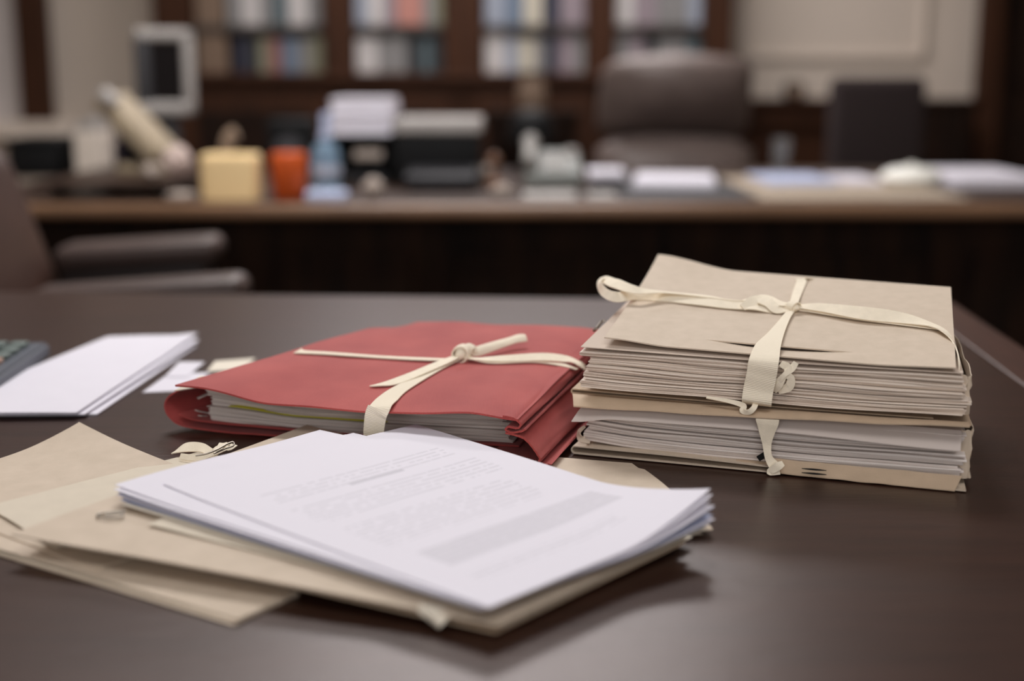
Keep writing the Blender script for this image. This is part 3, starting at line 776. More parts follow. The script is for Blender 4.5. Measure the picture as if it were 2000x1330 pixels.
for k, (z0, z1, n) in enumerate(((.0085, .0135, 5), (.0137, .0215, 9), (.0218, .0295, 9), (.0300, .0395, 11))):
    link('paper_sheaf', sheaf(RS, uL + (.002, .000, .002, -.001)[k], uR - (.0, .002, .001, .006)[k], .002, .165, rz(z0), rz(z1 - .0002), n, .0008, .001, 51 + k, wave=.0003), M['pages_white'], rf)
link('marker_sheet', patch(RS(uL + .02, -.0012, .0182), RS(uL + .155, -.0012, .0176), RS(uL + .155, .1, .0176), RS(uL + .02, .1, .0182), lambda u, v: .0042 * (1 - smooth01(u / .45)), 24, 6, .00035), M['yellow_paper'], rf)
rf_tabs = B()
for (x0, y0), (x1, y1), w in (((386, 778), (412, 766), .004), ((384, 802), (404, 806), .006), ((390, 812), (404, 812), .004)):
    ribbon([(RF(x0, y0, .004), V((0, 0, 1)), w), (RF(x1, y1, .012), V((0, 0, 1)), w)], .0008, 4, rf_tabs)
link('page_corner', rf_tabs, M['pages_white'], rf)
link('cream_leaf', patch(G(340, 764, .036), G(390, 757, .036), G(450, 735, .042), G(392, 735, .042), None, 6, 6, .0006), M['cream_paper'], rf)
# tapes
RSF = Surf(rFL, rFR, rBR, rBL, rcov, .0014)
RA = RSF.at
RK = RA(903, 692, .0050)
link('tape_cross', ribbon([(RSF.pt(.0, .55) + V((-.004, 0, -.004)), V((-.8, 0, .6)), .006), (RA(584, 687, .001), V((-.2, 0, 1)), .0090), (RA(640, 690, .0012), UP, .0090), (RA(740, 697, .0012), UP, .0080), (RA(820, 701, .0014), UP, .0090), (RA(880, 702, .002), UP, .007), (RK + V((0, 0, -.002)), UP, .006)], .0008, 8), M['tape'], rf, smooth=True)
link('tape_cross', ribbon([(RK + V((0, 0, -.001)), UP, .006), (RA(930, 701, .003), UP, .008), (RA(990, 700, .0035), V((0, -.4, 1)), .0090), (RA(1060, 697, .0045), V((0, -.4, 1)), .0110), (RA(1105, 701, .0040), V((.2, -.3, 1)), .0110), (RA(1133, 711, .0015), V((.7, -.2, .8)), .010), (RA(1144, 722, -.006), V((1, -.2, .3)), .009)], .0008, 8), M['tape'], rf, smooth=True)
link('tape_cross', ribbon([(RK + V((.004, -.004, -.0015)), UP, .004), (RA(960, 708, .0012), UP, .005), (RA(1040, 706, .0012), UP, .005), (RA(1095, 712, .0012), V((.2, -.2, 1)), .0055), (RA(1128, 721, -.001), V((.7, -.2, .8)), .006)], .0008, 8), M['tape'], rf, smooth=True)
rn = -rv
ed = RSF.at(748, 797, .0015)
eo = (ed - RO).dot(rv) - .0035
link('tape_front', ribbon([(RK + V((0, 0, -.002)), UP, .006), (RA(868, 712, .0015), V((-.1, -.2, 1)), .0090), (RA(820, 738, .0013), V((-.1, -.2, 1)), .0110), (RA(778, 762, .0013), V((-.1, -.2, 1)), .0150), (RA(756, 780, .0018), (rn * .3 + V((0, 0, 1))), .0170), (RF(741, 796, eo), (rn + V((0, 0, .6))), .0175), (RF(734, 812, eo - .001), rn, .0170), (RF(731, 832, eo), rn, .0165), (RF(730, 848, eo + .001), rn, .0165), (RF(731, 862, eo + .002), rn, .0160)], .0008, 10), M['tape_rib'], rf, smooth=True)
link('tape_tail', ribbon([(RK + V((0, 0, 0)), UP, .006), (RA(862, 709, .0030), V((-.2, -.3, 1)), .011), (RA(812, 730, .0026), V((-.2, -.3, 1)), .0115), (RA(770, 746, .0018), V((-.1, -.25, 1)), .0105), (RA(738, 752, .0014), UP, .0060), (RA(722, 754, .0012), UP, .0008)], .0008, 8), M['tape'], rf, smooth=True)
link('tape_tail', ribbon([(RK + V((0, 0, .001)), UP, .006), (RA(930, 687, .005), V((.1, -.8, .7)), .009), (RA(965, 676, .0065), V((.1, -.6, .8)), .0095), (RA(1000, 665, .0075), V((.1, -.4, 1)), .0095), (RA(1016, 661, .008), V((.2, -.5, 1)), .010), (RA(1027, 660, .008), V((.3, -.5, 1)), .009)], .0012, 8, cup=.15), M['tape'], rf, smooth=True)
kd = V((.35, .93, 0)).normalized(); ks = V((kd.y, -kd.x, 0))
ring = []
for i in range(15):
    a = 2 * PI * i / 14
    ring.append((RK + V((0, 0, .0005)) + ks * (.0066 * math.cos(a)) + UP * (.0062 * math.sin(a)) + kd * (.002 * math.sin(a)), ks * math.cos(a) + UP * math.sin(a), .0115))
bm = ribbon(ring, .0012, 3, cup=.1)
lump(bm, RK + V((0, 0, .0002)), (.0080, .0060, .0056), 1.2, 4)
ribbon([(RK + V((.004, -.002, .002)), V((.5, -.6, .6)), .006), (RK + V((.0065, .002, .0065)), V((.3, -.3, 1)), .008), (RK + V((.010, .006, .0045)), V((.6, -.2, .7)), .007), (RK + V((.012, .004, .0005)), V((.8, -.6, .2)), .006)], .0009, 6, bm)
link('knot', bm, M['tape'], rf, smooth=True, angle=60)

# ================================================================== FRONT LEFT: MANILA FOLDERS
def nz(s, a, k): return lambda u, v: a * noise.noise(V((u * k, v * k, s)))
# B2: folder at the front left, lowest
b2 = thing('manila_folder', 'manila folder lying lowest at the front left table edge, half under the wider one', 'folder', G(250, 1150, 0), 'loose manila folders')
q = [G(-260, 1010, .0), G(455, 1224, .0), G(583, 1165, .0), G(60, 985, .0)]
for i, p in enumerate(q): p.z = T
link('back_leaf', patch(q[0], q[1], q[2], q[3], lambda u, v: .0006, 30, 20, .0008), M['manila'], b2, smooth=True)
up_ = V((0, 0, .0012))
link('inner_sheet', patch(q[0] + up_ * .9, q[1] + up_ * .7 + V((-.004, .006, 0)), q[2] + up_ * .7 + V((-.004, .002, 0)), q[3] + up_, lambda u, v: .0002, 24, 16, .0006), M['cream_paper'], b2, smooth=True)
link('front_leaf', patch(q[0] + up_ * 2.2, q[1] + up_ * 1.6 + V((.002, .003, 0)), q[2] + up_ * 1.5, q[3] + up_ * 2, lambda u, v: .0012 * math.sin(PI * u) * (1 - v), 36, 24, .0009), M['manila'], b2, smooth=True)
# B1: open cover with the pointed back corner
d1 = V((.788, -.616, 0)); d2 = V((-.616, -.788, 0))
q0 = G(155, 828, .018)
def B1(a, b, z): p = q0 + d1 * a + d2 * b; return V((p.x, p.y, T + z))
o = link('manila_cover', patch(B1(0, 0, .0042), B1(0, .160, .0044), B1(.25, .160, .0042), B1(.25, 0, .0040), lambda u, v: .0145 * max(0, 1 - u / .55) ** 2 * max(0, 1 - v / .7) ** 2 + .0006 * noise.noise(V((u * 4, v * 4, 5))), 36, 36, .0009), M['manila'], smooth=True)
tag(o, 'manila cover at the left edge with a pointed raised back corner', 'cover', 'loose manila folders')
# C: lighter sheet over it
o = link('buff_sheet', patch(G(-25, 990, .0064), G(110, 1072, .0060), G(520, 938, .0058), G(402, 880, .0058), lambda u, v: .0003 * noise.noise(V((u * 4, v * 4, 9))), 24, 24, .0006), M['manila_light'], smooth=True)
tag(o, 'paler buff sheet lying across the cover with the pointed corner', 'sheet', 'loose manila folders')
# A2: folder under the white pile, showing at the right back with a stepped tab
q = [G(700, 1090, .0012), G(1392, 1046, .0012), G(1243, 909, .0012), G(740, 868, .0012)]
def a2e(u, v):
    s = (q[2] - q[3]).normalized()
    k = smooth01((v - .90) / .01) if v > .9 else 0
    return s * (-.0035 * k * (1 if u > .9 else 0)) + (q[1] - q[0]).normalized() * (.004 * math.sin(PI * v)) * u
o = thing('manila_folder', 'manila folder under the white papers, its tabbed back corner showing before the stacked bundles', 'folder', G(1200, 980, 0), 'loose manila folders')
link('front_leaf', patch(*q, lambda u, v: .0006 * noise.noise(V((u * 3, v * 3, 2))) + .0006 + .003 * smooth01((u - .8) / .2) * (1 - smooth01(v / .4)), 60, 60, .0009, edge=a2e), M['manila'], o, smooth=True)
p = [a + V((0, 0, -.0009)) for a in q]
link('back_leaf', patch(p[0], p[1] + V((-.006, .004, 0)), p[2] + V((-.004, -.004, 0)), p[3], lambda u, v: .0002, 20, 20, .0006), M['manila'], o, smooth=True)
o = link('buff_sheet', patch(G(800, 1010, .0050), G(1100, 960, .0042), G(1054, 905, .0042), G(780, 866, .0050), lambda u, v: .0003, 16, 16, .0005), M['manila_light'], smooth=True)
tag(o, 'small buff sheet corner poking out behind the white papers', 'sheet')
# A1: the wide folder under the white pile
a1 = thing('manila_folder', 'wide manila folder directly under the fanned white papers, its long front edge lifted', 'folder', G(600, 1050, 0), 'loose manila folders')
AL, AB, AR, AT = G(22, 1046, .0175), G(972, 1224, .0078), G(1346, 1046, .0100), G(600, 832, .0120)
def a1b(u, v): return .0010 * math.sin(PI * u) * (1 - v) ** 2 + .0005 * noise.noise(V((u * 4, v * 4, 12)))
link('front_leaf', patch(AL, AB, AR, AT, a1b, 56, 40, .0011), M['manila'], a1, smooth=True, angle=50)
lo = G(52, 1056, .0105)
link('back_leaf', patch(G(300, 1088, .0080), G(968, 1238, .0022), G(1338, 1062, .0030), G(640, 850, .0072), None, 40, 24, .0010), M['manila_brown'], a1, smooth=True, angle=50)
link('inner_sheet', patch(G(320, 1086, .0092), G(985, 1224, .0042), G(1352, 1050, .0050), G(650, 846, .0084), None, 30, 20, .0006), M['cream_paper'], a1, smooth=True)
link('inner_sheet', patch(G(340, 1084, .0100), G(968, 1224, .0056), G(1340, 1048, .0066), G(660, 846, .0094), None, 30, 20, .0006), M['manila_light'], a1, smooth=True)
# torn strip folded over the front edge
link('torn_flap', ribbon([(G(872, 1186, .0098), UP, .010), (G(858, 1191, .0102), V((-.1, -.3, 1)), .016), (G(843, 1199, .0098), V((-.3, -.8, .8)), .018), (G(836, 1210, .0060), V((-.3, -1, .2)), .014)], .0008, 6), M['cream_paper'], a1, smooth=True)
# the white pile: loose sheets, one object each
npile = 11
PL, PT, PR, PB = (318, 945), (812, 829), (1388, 955), (955, 1188)
PREF = [G(PL[0], PL[1], .020), G(PB[0], PB[1], .012), G(PR[0], PR[1], .034), G(PT[0], PT[1], .020)]
PS = Surf(*[V((p.x, p.y, 0)) for p in PREF], None, 0)
def uv_of(x, y):
    u = v = .5
    for _ in range(10):
        p = PS.pt(u, v); e = 1e-3
        du = (PS.pt(u + e, v) - p) / e; dv = (PS.pt(u, v + e) - p) / e
        rx, ry = x - p.x, y - p.y; det = du.x * dv.y - du.y * dv.x
        u += (rx * dv.y - ry * dv.x) / det; v += (du.x * ry - du.y * rx) / det
    return min(1.25, max(-.25, u)), min(1.25, max(-.25, v))
def pile_z(k, x, y):
    u, v = uv_of(x, y); f = k / (npile - 1)
    z = .0190 * (1 - u) * (1 - v) + .0115 * u * (1 - v) + .0128 * u * v + .0156 * (1 - u) * v
    z += k * .00080
    z += .0200 * (.12 + .88 * f ** 1.1) * (max(0, min(1.1, (u - .70) / .31)) * max(0, min(1.1, (v - .50) / .52))) ** 1.5
    z += .0035 * f * (1 - smooth01((u + .15) / .4)) * (1 - smooth01((v + .1) / .6))
    z += .0008 * noise.noise(V((u * 2.5, v * 2.5, 3)))
    return z
def fit(px, py, k):
    z = .018
    for _ in range(14):
        g = G(px, py, z); z = .5 * z + .5 * pile_z(k, g.x, g.y)
    g.z = T; return g
rp = random.Random(21)
SHLAB = ['buff bottom sheet of the fanned pile, its left corner poking out over the manila folder']
for k in range(npile):
    f = k / (npile - 1); top = k == npile - 1
    jx, jy = (0, 0) if top else (rp.uniform(-5, 5), rp.uniform(-4, 4))
    if top: L_, B_, R_, T_ = PL, PB, PR, PT
    elif k == npile - 2: L_, B_, R_, T_ = (224, 947), (945, 1187), (1392, 966), (625, 840)
    elif k == npile - 3: L_, B_, R_, T_ = (222, 956), (943, 1190), (1388, 977), (690, 846)
    elif k == 0: L_, B_, R_, T_ = (288, 1024), (930, 1184), (1366, 1036), (700, 870)
    elif k == 1: L_, B_, R_, T_ = (236, 986), (925, 1190), (1384, 1031), (672, 862)
    else:
        L_ = (226 + jx + (npile - 3 - k) * 2.0, 958 + (npile - 3 - k) * 3 + jy * .4); B_ = (938 + jx, 1190 + jy * .3); R_ = (1392 + jx * 1.5, 984 + (npile - 3 - k) * 6.0 + jy); T_ = (690 + jx * 3, 850 + jy)
    col = M['printed'] if top else (M['manila_light'] if k == 0 else M['cream_paper'] if k == 1 else M['paper'] if k >= npile - 3 or k % 2 else M['paper_blue'])
    cor = [fit(*q_, k) for q_ in (L_, B_, R_, T_)]
    def bmp(u, v, cor=cor, k=k):
        p = cor[0] * (1 - u) * (1 - v) + cor[1] * u * (1 - v) + cor[2] * u * v + cor[3] * (1 - u) * v
        return pile_z(k, p.x, p.y)
    o = link('paper_sheet', patch(*cor, bmp, 44, 32, .00028), col, smooth=True, angle=50)
    if top:
        tag(o, 'top printed white sheet of the fanned pile with lines of text and a grey box', 'paper sheet', 'loose sheets in the front pile')
    elif k == 0:
        tag(o, SHLAB[0], 'paper sheet', 'loose sheets in the front pile')
    elif k == 1:
        tag(o, 'cream sheet near the bottom of the fanned white pile', 'paper sheet', 'loose sheets in the front pile')
    elif k == npile - 2:
        tag(o, 'white sheet just beneath the top printed page, sticking out to its left', 'paper sheet', 'loose sheets in the front pile')
    else:
        tag(o, 'white sheet inside the fanned front pile, only its edges showing', 'paper sheet', 'loose sheets in the front pile')
# crumpled cream tape with a metal clip behind the pile
ct = thing('tape_tangle', 'crumpled cream tape end with a metal clip behind the left of the white papers', 'tape', G(400, 885, .004))
bm = ribbon([(G(338, 884, .0080), UP, .006), (G(362, 874, .0125), V((-.2, -.6, 1)), .009), (G(392, 874, .0125), V((.2, -.9, 1)), .008), (G(416, 884, .0105), V((.2, -.8, .6)), .006), (G(430, 872, .0135), V((-.4, -.9, .6)), .007), (G(436, 866, .0140), V((0, -.6, 1)), .006)], .0008, 8)
ribbon([(G(436, 866, .0138), V((.3, -.6, 1)), .006), (G(446, 874, .0125), V((.2, -.8, .8)), .0055), (G(458, 869, .0120), V((.1, -.5, 1)), .005)], .0008, 8, bm)
link('tape', bm, M['tape'], ct, smooth=True)
bm = ribbon([(G(352, 891, .0100), V((0, -.8, .6)), .0045), (G(385, 894, .0100), V((0, -.8, .7)), .005), (G(414, 886, .0110), V((.2, -.8, .6)), .004), (G(440, 876, .0120), V((.2, -.6, .8)), .004)], .0008, 8)
link('tape_ply', bm, M['tape'], ct, smooth=True)
link('clip', tube(B(), [G(382, 890, .0150), G(404, 886, .0160), G(424, 878, .0175), G(446, 866, .0190), G(456, 864, .0190), G(455, 871, .0175), G(440, 876, .0165), G(418, 886, .0155)], .0007, 8), M['metal'], ct, smooth=True)
# small paper clip by the pile's left corner
A1A = Surf(AL, AB, AR, AT, a1b, .0011).at
o = link('paper_clip', tube(B(), [A1A(px, py, .0012 + .0002 * k) for k, (px, py) in enumerate([(246, 998), (200, 1002), (190, 1006), (196, 1010), (228, 1011), (240, 1007), (236, 1003), (206, 1006)])], .0007, 8), M['metal'], smooth=True)
tag(o, 'small wire paper clip by the left corner of the white pile', 'paper clip')

# ================================================================== LEFT OF THE RED FOLDER
for k, (dz, a_, b_, c_, d_, lab) in enumerate((
    (0, (-150, 814), (190, 811), (385, 676), (200, 668), 'lowest folded white paper of the stack left of the red folder'),
    (.0022, (-150, 813), (166, 811), (390, 667), (206, 663), 'middle folded white paper of the stack left of the red folder, its edge askew'),
    (.0046, (-150, 812), (150, 808), (387, 656), (210, 659), 'top folded white paper of the stack left of the red folder'))):
    q = [G(*p_, dz + .0005) for p_ in (a_, b_, c_, d_)]
    o = thing('folded_paper', lab, 'paper', q[0] * .5 + q[2] * .5, 'folded papers left of the red folder')
    bumpf = lambda u, v, k=k: (.0012 * math.sin(PI * v) * (k > 0)) + .0018 * smooth01((u - .7) / .3) * smooth01((v - .6) / .4) * k * .6
    link('lower_ply', patch(q[0], q[1], q[2], q[3], bumpf, 16, 24, .0004), M['paper'], o, smooth=True)
    link('upper_ply', patch(*[p_ + V((0, 0, .0008)) for p_ in q], lambda u, v, bf=bumpf: bf(u, v) + .0007 * math.sin(PI * u) , 16, 24, .0004), M['paper'], o, smooth=True)
for lab, pts, col in (('small white slip of paper lying between the folded papers and the red folder', ((278, 767), (346, 764), (412, 728), (330, 730)), 'paper'),
                      ('small white card on the white slip behind the red folder corner', ((322, 736), (366, 736), (400, 708), (350, 708)), 'paper'),
                      ('cream slip of paper tucked under the back left edge of the red folder', ((404, 726), (470, 722), (500, 700), (420, 706)), 'cream_paper')):
    z = .0008 if 'card on' in lab else 0
    o = link('paper_slip', patch(*[G(*p_, z + .0002) for p_ in pts], lambda u, v: .0008 * smooth01(v) * z * 500, 8, 8, .0004), M[col], smooth=True)
    tag(o, lab, 'paper slip')
# calculator cut by the left edge of the frame
ca = G(97, 664, .022); cb = G(0, 737, .016)
cd = V((cb.x - ca.x, cb.y - ca.y, 0)).normalized(); cs = V((-cd.y, cd.x, 0)); cs = -cs if cs.x > 0 else cs   # cs points left
W_, L_ = .125, .19
co = V((ca.x, ca.y, T))
calc = thing('calculator', 'slate grey desk calculator with grey green keys at the left edge of the table', 'calculator', co + cs * W_ / 2 + cd * L_ / 2)
def CP(a, b, z): return co + cs * a + cd * b + V((0, 0, z))
crz = math.atan2(-cs.y, -cs.x)
bm = patch(CP(W_, L_, .001), CP(0, L_, .001), CP(0, 0, .004), CP(W_, 0, .004), None, 1, 1, .016)
bmesh.ops.bevel(bm, geom=list(bm.edges), offset=.003, segments=3, affect='EDGES')
link('body', bm, M['slate'], calc, smooth=True)
def ktop(b): return .0172 + .003 * (1 - b / L_)
for i in range(5):
    for j in range(5):
        a0 = .016 + j * .021; b0 = .018 + i * .025
        bm = B(); box(bm, CP(a0 + .007, b0 + .007, ktop(b0) + .0022), (.016, .017, .005), crz, .0012)
        link('key', bm, M['key_pink'] if (i == 3 and j < 2) else M['key_green'], calc, smooth=True)
bm = B(); box(bm, CP(W_ / 2, .165, ktop(.165) + .0008), (.1, .03, .002), crz)
link('display', bm, M['screen'], calc)

# ================================================================== ARMCHAIR BETWEEN TABLE AND DESK
def cushion(bm, c, s, bev, rz=0, rx=0, ry=0): return box(bm, c, s, rz, bev, 5, rx, ry)
ac = thing('armchair', 'brown leather armchair seen side on between the table and the desk at the left', 'armchair', (-.95, 2.2, 0))
farY, neaY = 2.45, 1.98
zf = P(280, 470, farY).z; zn = P(380, 548, neaY).z
xf0, xf1 = P(118, 470, farY).x, P(432, 470, farY).x
xn0, xn1 = P(118, 548, neaY).x - .04, P(484, 548, neaY).x
link('armrest', cushion(B(), ((xf0 + xf1) / 2, farY, zf - .020), (xf1 - xf0, .11, .045), .02, ry=-.06), M['arm_leather'], ac, smooth=True)
link('armrest', cushion(B(), ((xn0 + xn1) / 2, neaY, zn - .022), (xn1 - xn0, .09, .045), .02, ry=-.07), M['arm_leather'], ac, smooth=True)
link('side_panel', cushion(B(), ((xf0 + xf1) / 2 - .01, farY, zf - .19), (xf1 - xf0 - .02, .06, .32), .015), M['leather_dark'], ac, smooth=True)
link('side_panel', cushion(B(), ((xn0 + xn1) / 2 - .03, neaY, zn - .20), (xn1 - xn0 - .09, .05, .30), .015), M['leather_dark'], ac, smooth=True)
link('seat', cushion(B(), ((xf0 + xf1) / 2 + .02, (farY + neaY) / 2, .44), (xf1 - xf0 + .04, farY - neaY - .06, .13), .04), M['leather_dark'], ac, smooth=True)
xb = P(-20, 300, 2.2).x
bm = B(); t = bmesh.new()
cushion(t, (0, 0, 0), (.13, farY - neaY + .06, .62), .05)
for v in t.verts:                        # the back leans away and bulges
    v.co.x += -.20 * (v.co.z + .31) / .62 + .0
    v.co.y *= 1 - .12 * max(0, v.co.z)
merge(bm, t, Matrix.Translation((xb + .07, (farY + neaY) / 2, .62)))
link('backrest', bm, M['chair_leather'], ac, smooth=True)
for x in (xf0 + .02, xf1 - .03):
    for y in (farY, neaY): link('leg', lathe(B(), (x, y, 0), [(.016, 0), (.024, .2), (.026, zf - .36)], 14), M['panel'], ac, smooth=True)

# ================================================================== THE DESK
DY0, DY1 = 3.03, 4.25
DX0, DX1 = -1.32, 1.55
dk = thing('desk', 'long dark wooden panelled desk covered with office things behind the table', 'desk', ((DX0 + DX1) / 2, (DY0 + DY1) / 2, 0))
bm = bx(DX0, DX1, DY0 + .03, DY1, T - .032, T, .003); link('desk_top', bm, M['desk'], dk)
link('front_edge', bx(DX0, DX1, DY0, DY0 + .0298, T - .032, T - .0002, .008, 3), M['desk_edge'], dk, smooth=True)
link('front_panel', bx(DX0 + .05, DX1 - .05, DY0 + .06, DY0 + .085, .04, T - .0325), M['panel'], dk)
for x0, x1 in ((-1.2, -.62), (-.58, -.2), (-.16, .52), (.56, 1.0), (1.04, 1.46)):
    link('raised_panel', bx(x0 + .03, x1 - .03, DY0 + .048, DY0 + .0602, .12, T - .12, .008), M['panel'], dk)
for x in (DX0 + .06, DX1 - .08): link('side_panel', bx(x, x + .025, DY0 + .09, DY1 - .05, .04, T - .0325), M['panel'], dk)
link('plinth', bx(DX0 + .08, DX1 - .08, DY0 + .08, DY0 + .12, 0, .04), M['panel'], dk)

def dz(px, py, Y): return P(px, py, Y).z
def rest(px, Y): p = P(px, 300, Y); return V((p.x, Y, T))
# --- raised board at the left with what stands on it
x0, x1 = P(78, 370, 3.2).x, P(345, 370, 3.2).x
zb0 = P(200, 352, 3.2).z
rb = thing('riser_board', 'low brown wooden riser board on the left end of the desk', 'riser', ((x0 + x1) / 2, 3.45, T))
link('board', bx(x0, x1, 3.16, 3.72, zb0 - .014, zb0, .004), M['desk'], rb)
for y in (3.2, 3.66):
    for xx in (x0 + .03, x1 - .05): link('foot', bx(xx, xx + .02, y, y + .03, T, zb0 - .0142), M['black'], rb)
ZB = zb0 + .0002
# sloped cream document stand
Yd = 3.5
a, b = P(212, 190, Yd), P(326, 306, Yd)
ds = thing('document_stand', 'tilted cream copy stand on the riser board in front of the monitor', 'document stand', (b.x - .03, Yd, ZB))
dv = (a - b); Ld = dv.length; an = math.atan2(dv.z, -dv.x)
mid = (a + b) / 2
link('board', box(B(), mid, (Ld, .20, .05), 0, .012, 3, 0, an), M['cream'], ds, smooth=True)
link('clip', box(B(), a + V((.028, -.09, .0)), (.05, .05, .03), 0, .008, 2, 0, an), M['lgrey'], ds, smooth=True)
link('base', box(B(), (b.x - .045, Yd, ZB + .012), (.13, .16, .024), 0, .006), M['cream'], ds, smooth=True)
link('strut', box(B(), (mid.x - .02, Yd + .02, (ZB + mid.z) / 2 - .01), (.035, .05, mid.z - ZB - .03), 0, .006), M['black'], ds, smooth=True)
def crumple(name, c, r, m, lab, cat='paper ball', sq=(1, 1, .8), sd=0):
    bm = B(); bmesh.ops.create_icosphere(bm, subdivisions=3, radius=1)
    for v in bm.verts:
        d = 1 + .22 * noise.noise(v.co * 2.2 + V((sd, 0, 0))) + .1 * noise.noise(v.co * 5 + V((0, sd, 0)))
        v.co = V((v.co.x * sq[0], v.co.y * sq[1], v.co.z * sq[2])) * (r * d)
    zmin = min(v.co.z for v in bm.verts)
    for v in bm.verts: v.co += V((c[0], c[1], c[2] - zmin))
    o = link(name, bm, m); tag(o, lab, cat); return o
M['pinkish'] = mat('pinkish_white_tissue', (205, 184, 176), .8, .04, 20)
M['tissue'] = mat('grey_white_tissue', (170, 156, 146), .8, .05, 20)
p = P(356, 305, 3.32); crumple('paper_ball', (p.x - .012, 3.32, ZB), .034, M['pinkish'], 'pinkish white crumpled paper ball at the right end of the riser board', sd=1, sq=(1, 1, 1.1))
p = P(296, 335, 3.25); crumple('paper_ball', (p.x, 3.25, ZB), .022, M['tissue'], 'small grey white crumpled paper in front of the copy stand', sd=5)
# dark little bottles behind the stand
p = P(242, 310, 3.66); 
o = link('ink_bottle', lathe(B(), (p.x, 3.66, ZB), [(.024, 0), (.026, .004), (.026, .06), (.018, .068), (.012, .072), (.012, .085), (.015, .086), (.015, .1), (.013, .102)], 24), mat('dark_violet_glass', (58, 48, 66), .2, .1, 10), smooth=True)
tag(o, 'dark violet ink bottle on the riser board left of the copy stand', 'bottle')
# white upright folder against the left and the black box
p = rest(178, 3.95)
o = thing('file_holder', 'pale upright file holder on the desk behind the copy stand', 'file holder', p)
link('holder', bx(p.x - .034, p.x + .034, 3.90, 4.06, T, T + .13, .006), M['wall_panel'], o)
for i in range(3): link('file', bx(p.x - .030 + i * .021, p.x - .014 + i * .021, 3.91, 4.05, T + .1305, T + .150 + .010 * i, .003), M['lgrey'], o)
zc = dz(85, 268, 3.95); xa, xbb = P(35, 300, 3.95).x, P(132, 300, 3.95).x
o = thing('black_box', 'black box at the far left end of the desk below the window', 'box', ((xa + xbb) / 2, 3.97, T))
link('body', bx(xa, xbb, 3.86, 4.08, T, zc - .02, .01, 3), M['black'], o, smooth=True)
link('lid', bx(xa - .004, xbb + .004, 3.856, 4.084, zc - .0198, zc, .006, 3), M['black'], o, smooth=True)
# --- monitor turned to the right
Ym = 3.86
pm = rest(338, Ym)
zt, zbm = dz(330, 56, Ym), dz(330, 226, Ym)
mo = thing('monitor', 'grey framed monitor turned sideways on the desk behind the copy stand', 'monitor', pm)
Hm = zt - zbm; Wm = .165
mrot = -24 * PI / 180       # screen faces right and towards us
mc = V((pm.x - .012, Ym, (zt + zbm) / 2))
def Mx(x, y, z): return Matrix.Translation(mc) @ Matrix.Rotation(-mrot, 4, 'Z') @ V((x, y, z))
def mbox(bm, c, s, bev=0, seg=3):
    t = bmesh.new(); box(t, c, s, 0, bev, seg); merge(bm, t, Matrix.Translation(mc) @ Matrix.Rotation(-mrot, 4, 'Z')); return bm
bm = B()
fr = .034
mbox(bm, (0, 0, Hm / 2 - fr / 2), (Wm, .05, fr), .012); mbox(bm, (0, 0, -Hm / 2 + fr * .6), (Wm, .05, fr * 1.2), .012)
mbox(bm, (Wm / 2 - fr / 2, 0, 0), (fr, .05, Hm), .012); pass
link('bezel', bm, M['lgrey'], mo, smooth=True)
link('screen_reflection', mbox(B(), (-Wm / 2 + .022, .002, 0), (.044, .044, Hm - .022), .012), M['dgrey'], mo, smooth=True)  # dark grey strip standing for the reflection on the screen's left part
link('screen', mbox(B(), (0, -.008, 0), (Wm - 2 * fr + .01, .008, Hm - 2 * fr), .001), M['screen'], mo)
link('back_housing', mbox(B(), (.01, .05, 0), (Wm - .06, .05, Hm - .06), .02, 4), M['dgrey'], mo, smooth=True)
link('neck', box(B(), (mc.x - .01, Ym + .03, (T + .02 + zbm + .04) / 2), (.07, .05, zbm + .04 - T - .02), 0, .01), M['dgrey'], mo, smooth=True)
link('base', lathe(B(), (mc.x, Ym + .02, T), [(.085, 0), (.09, .004), (.09, .014), (.06, .022), (.03, .024)], 32), M['dgrey'], mo, smooth=True)
# --- yellow square pot with a wooden-handled stamp behind, orange cup, bottle
def rounded_pot(name, px0, px1, py0, Y, m, lab, cat, sq=True, depth=None):
    xa, xb_ = P(px0, 350, Y).x, P(px1, 350, Y).x; h = dz((px0 + px1) / 2, py0, Y) - T
    w_ = (xb_ - xa) / 2; c = V(((xa + xb_) / 2, Y + (depth or w_), T))
    prof = [(.86, 0), (.93, .012), (1, .04), (1, .86), (.985, .95), (.94, .99), (.88, 1), (.84, .985), (.80, .93), (.5, .92)]
    bm = B(); n = 40; rings = []
    for r, z in prof:
        ring = []
        for i in range(n):
            a = 2 * PI * i / n; ca_, sa_ = math.cos(a), math.sin(a)
            if sq: e = .42; ca_, sa_ = math.copysign(abs(ca_) ** e, ca_), math.copysign(abs(sa_) ** e, sa_)
            rr = r * w_ if sq else r * w_ * (1 - .12 * (1 - z))
            ring.append(bm.verts.new(c + V((ca_ * rr, sa_ * (rr if not depth else r * depth), z * h))))
        rings.append(ring)
    for a, b in zip(rings, rings[1:]):
        for i in range(n): bm.faces.new((a[i], a[(i + 1) % n], b[(i + 1) % n], b[i]))
    bm.faces.new(rings[0][::-1]); bm.faces.new(rings[-1])
    o = link(name, bm, m, smooth=True); tag(o, lab, cat); return o
rounded_pot('canister', 386, 499, 303, 3.08, M['yellow'], 'pale yellow rounded square canister at the front edge of the desk', 'canister', True, .055)
rounded_pot('cup', 523, 596, 300, 3.12, M['orange'], 'orange cup right of the pale yellow canister on the desk', 'cup', False)
p = rest(452, 3.4)
o = thing('hand_stamp', 'beige wooden handled stamp standing behind the pale yellow canister', 'stamp', p)
zs_ = dz(452, 248, 3.4) - T
link('base', bx(p.x - .03, p.x + .03, 3.385, 3.42, T, T + .05, .005), M['beige'], o)
link('handle', tube(B(), [(p.x - .012, 3.4, T + .0505), (p.x - .012, 3.4, T + .10), (p.x - .002, 3.4, T + zs_ - .025), (p.x + .014, 3.4, T + zs_ - .014)], .017, 14), M['beige'], o, smooth=True)
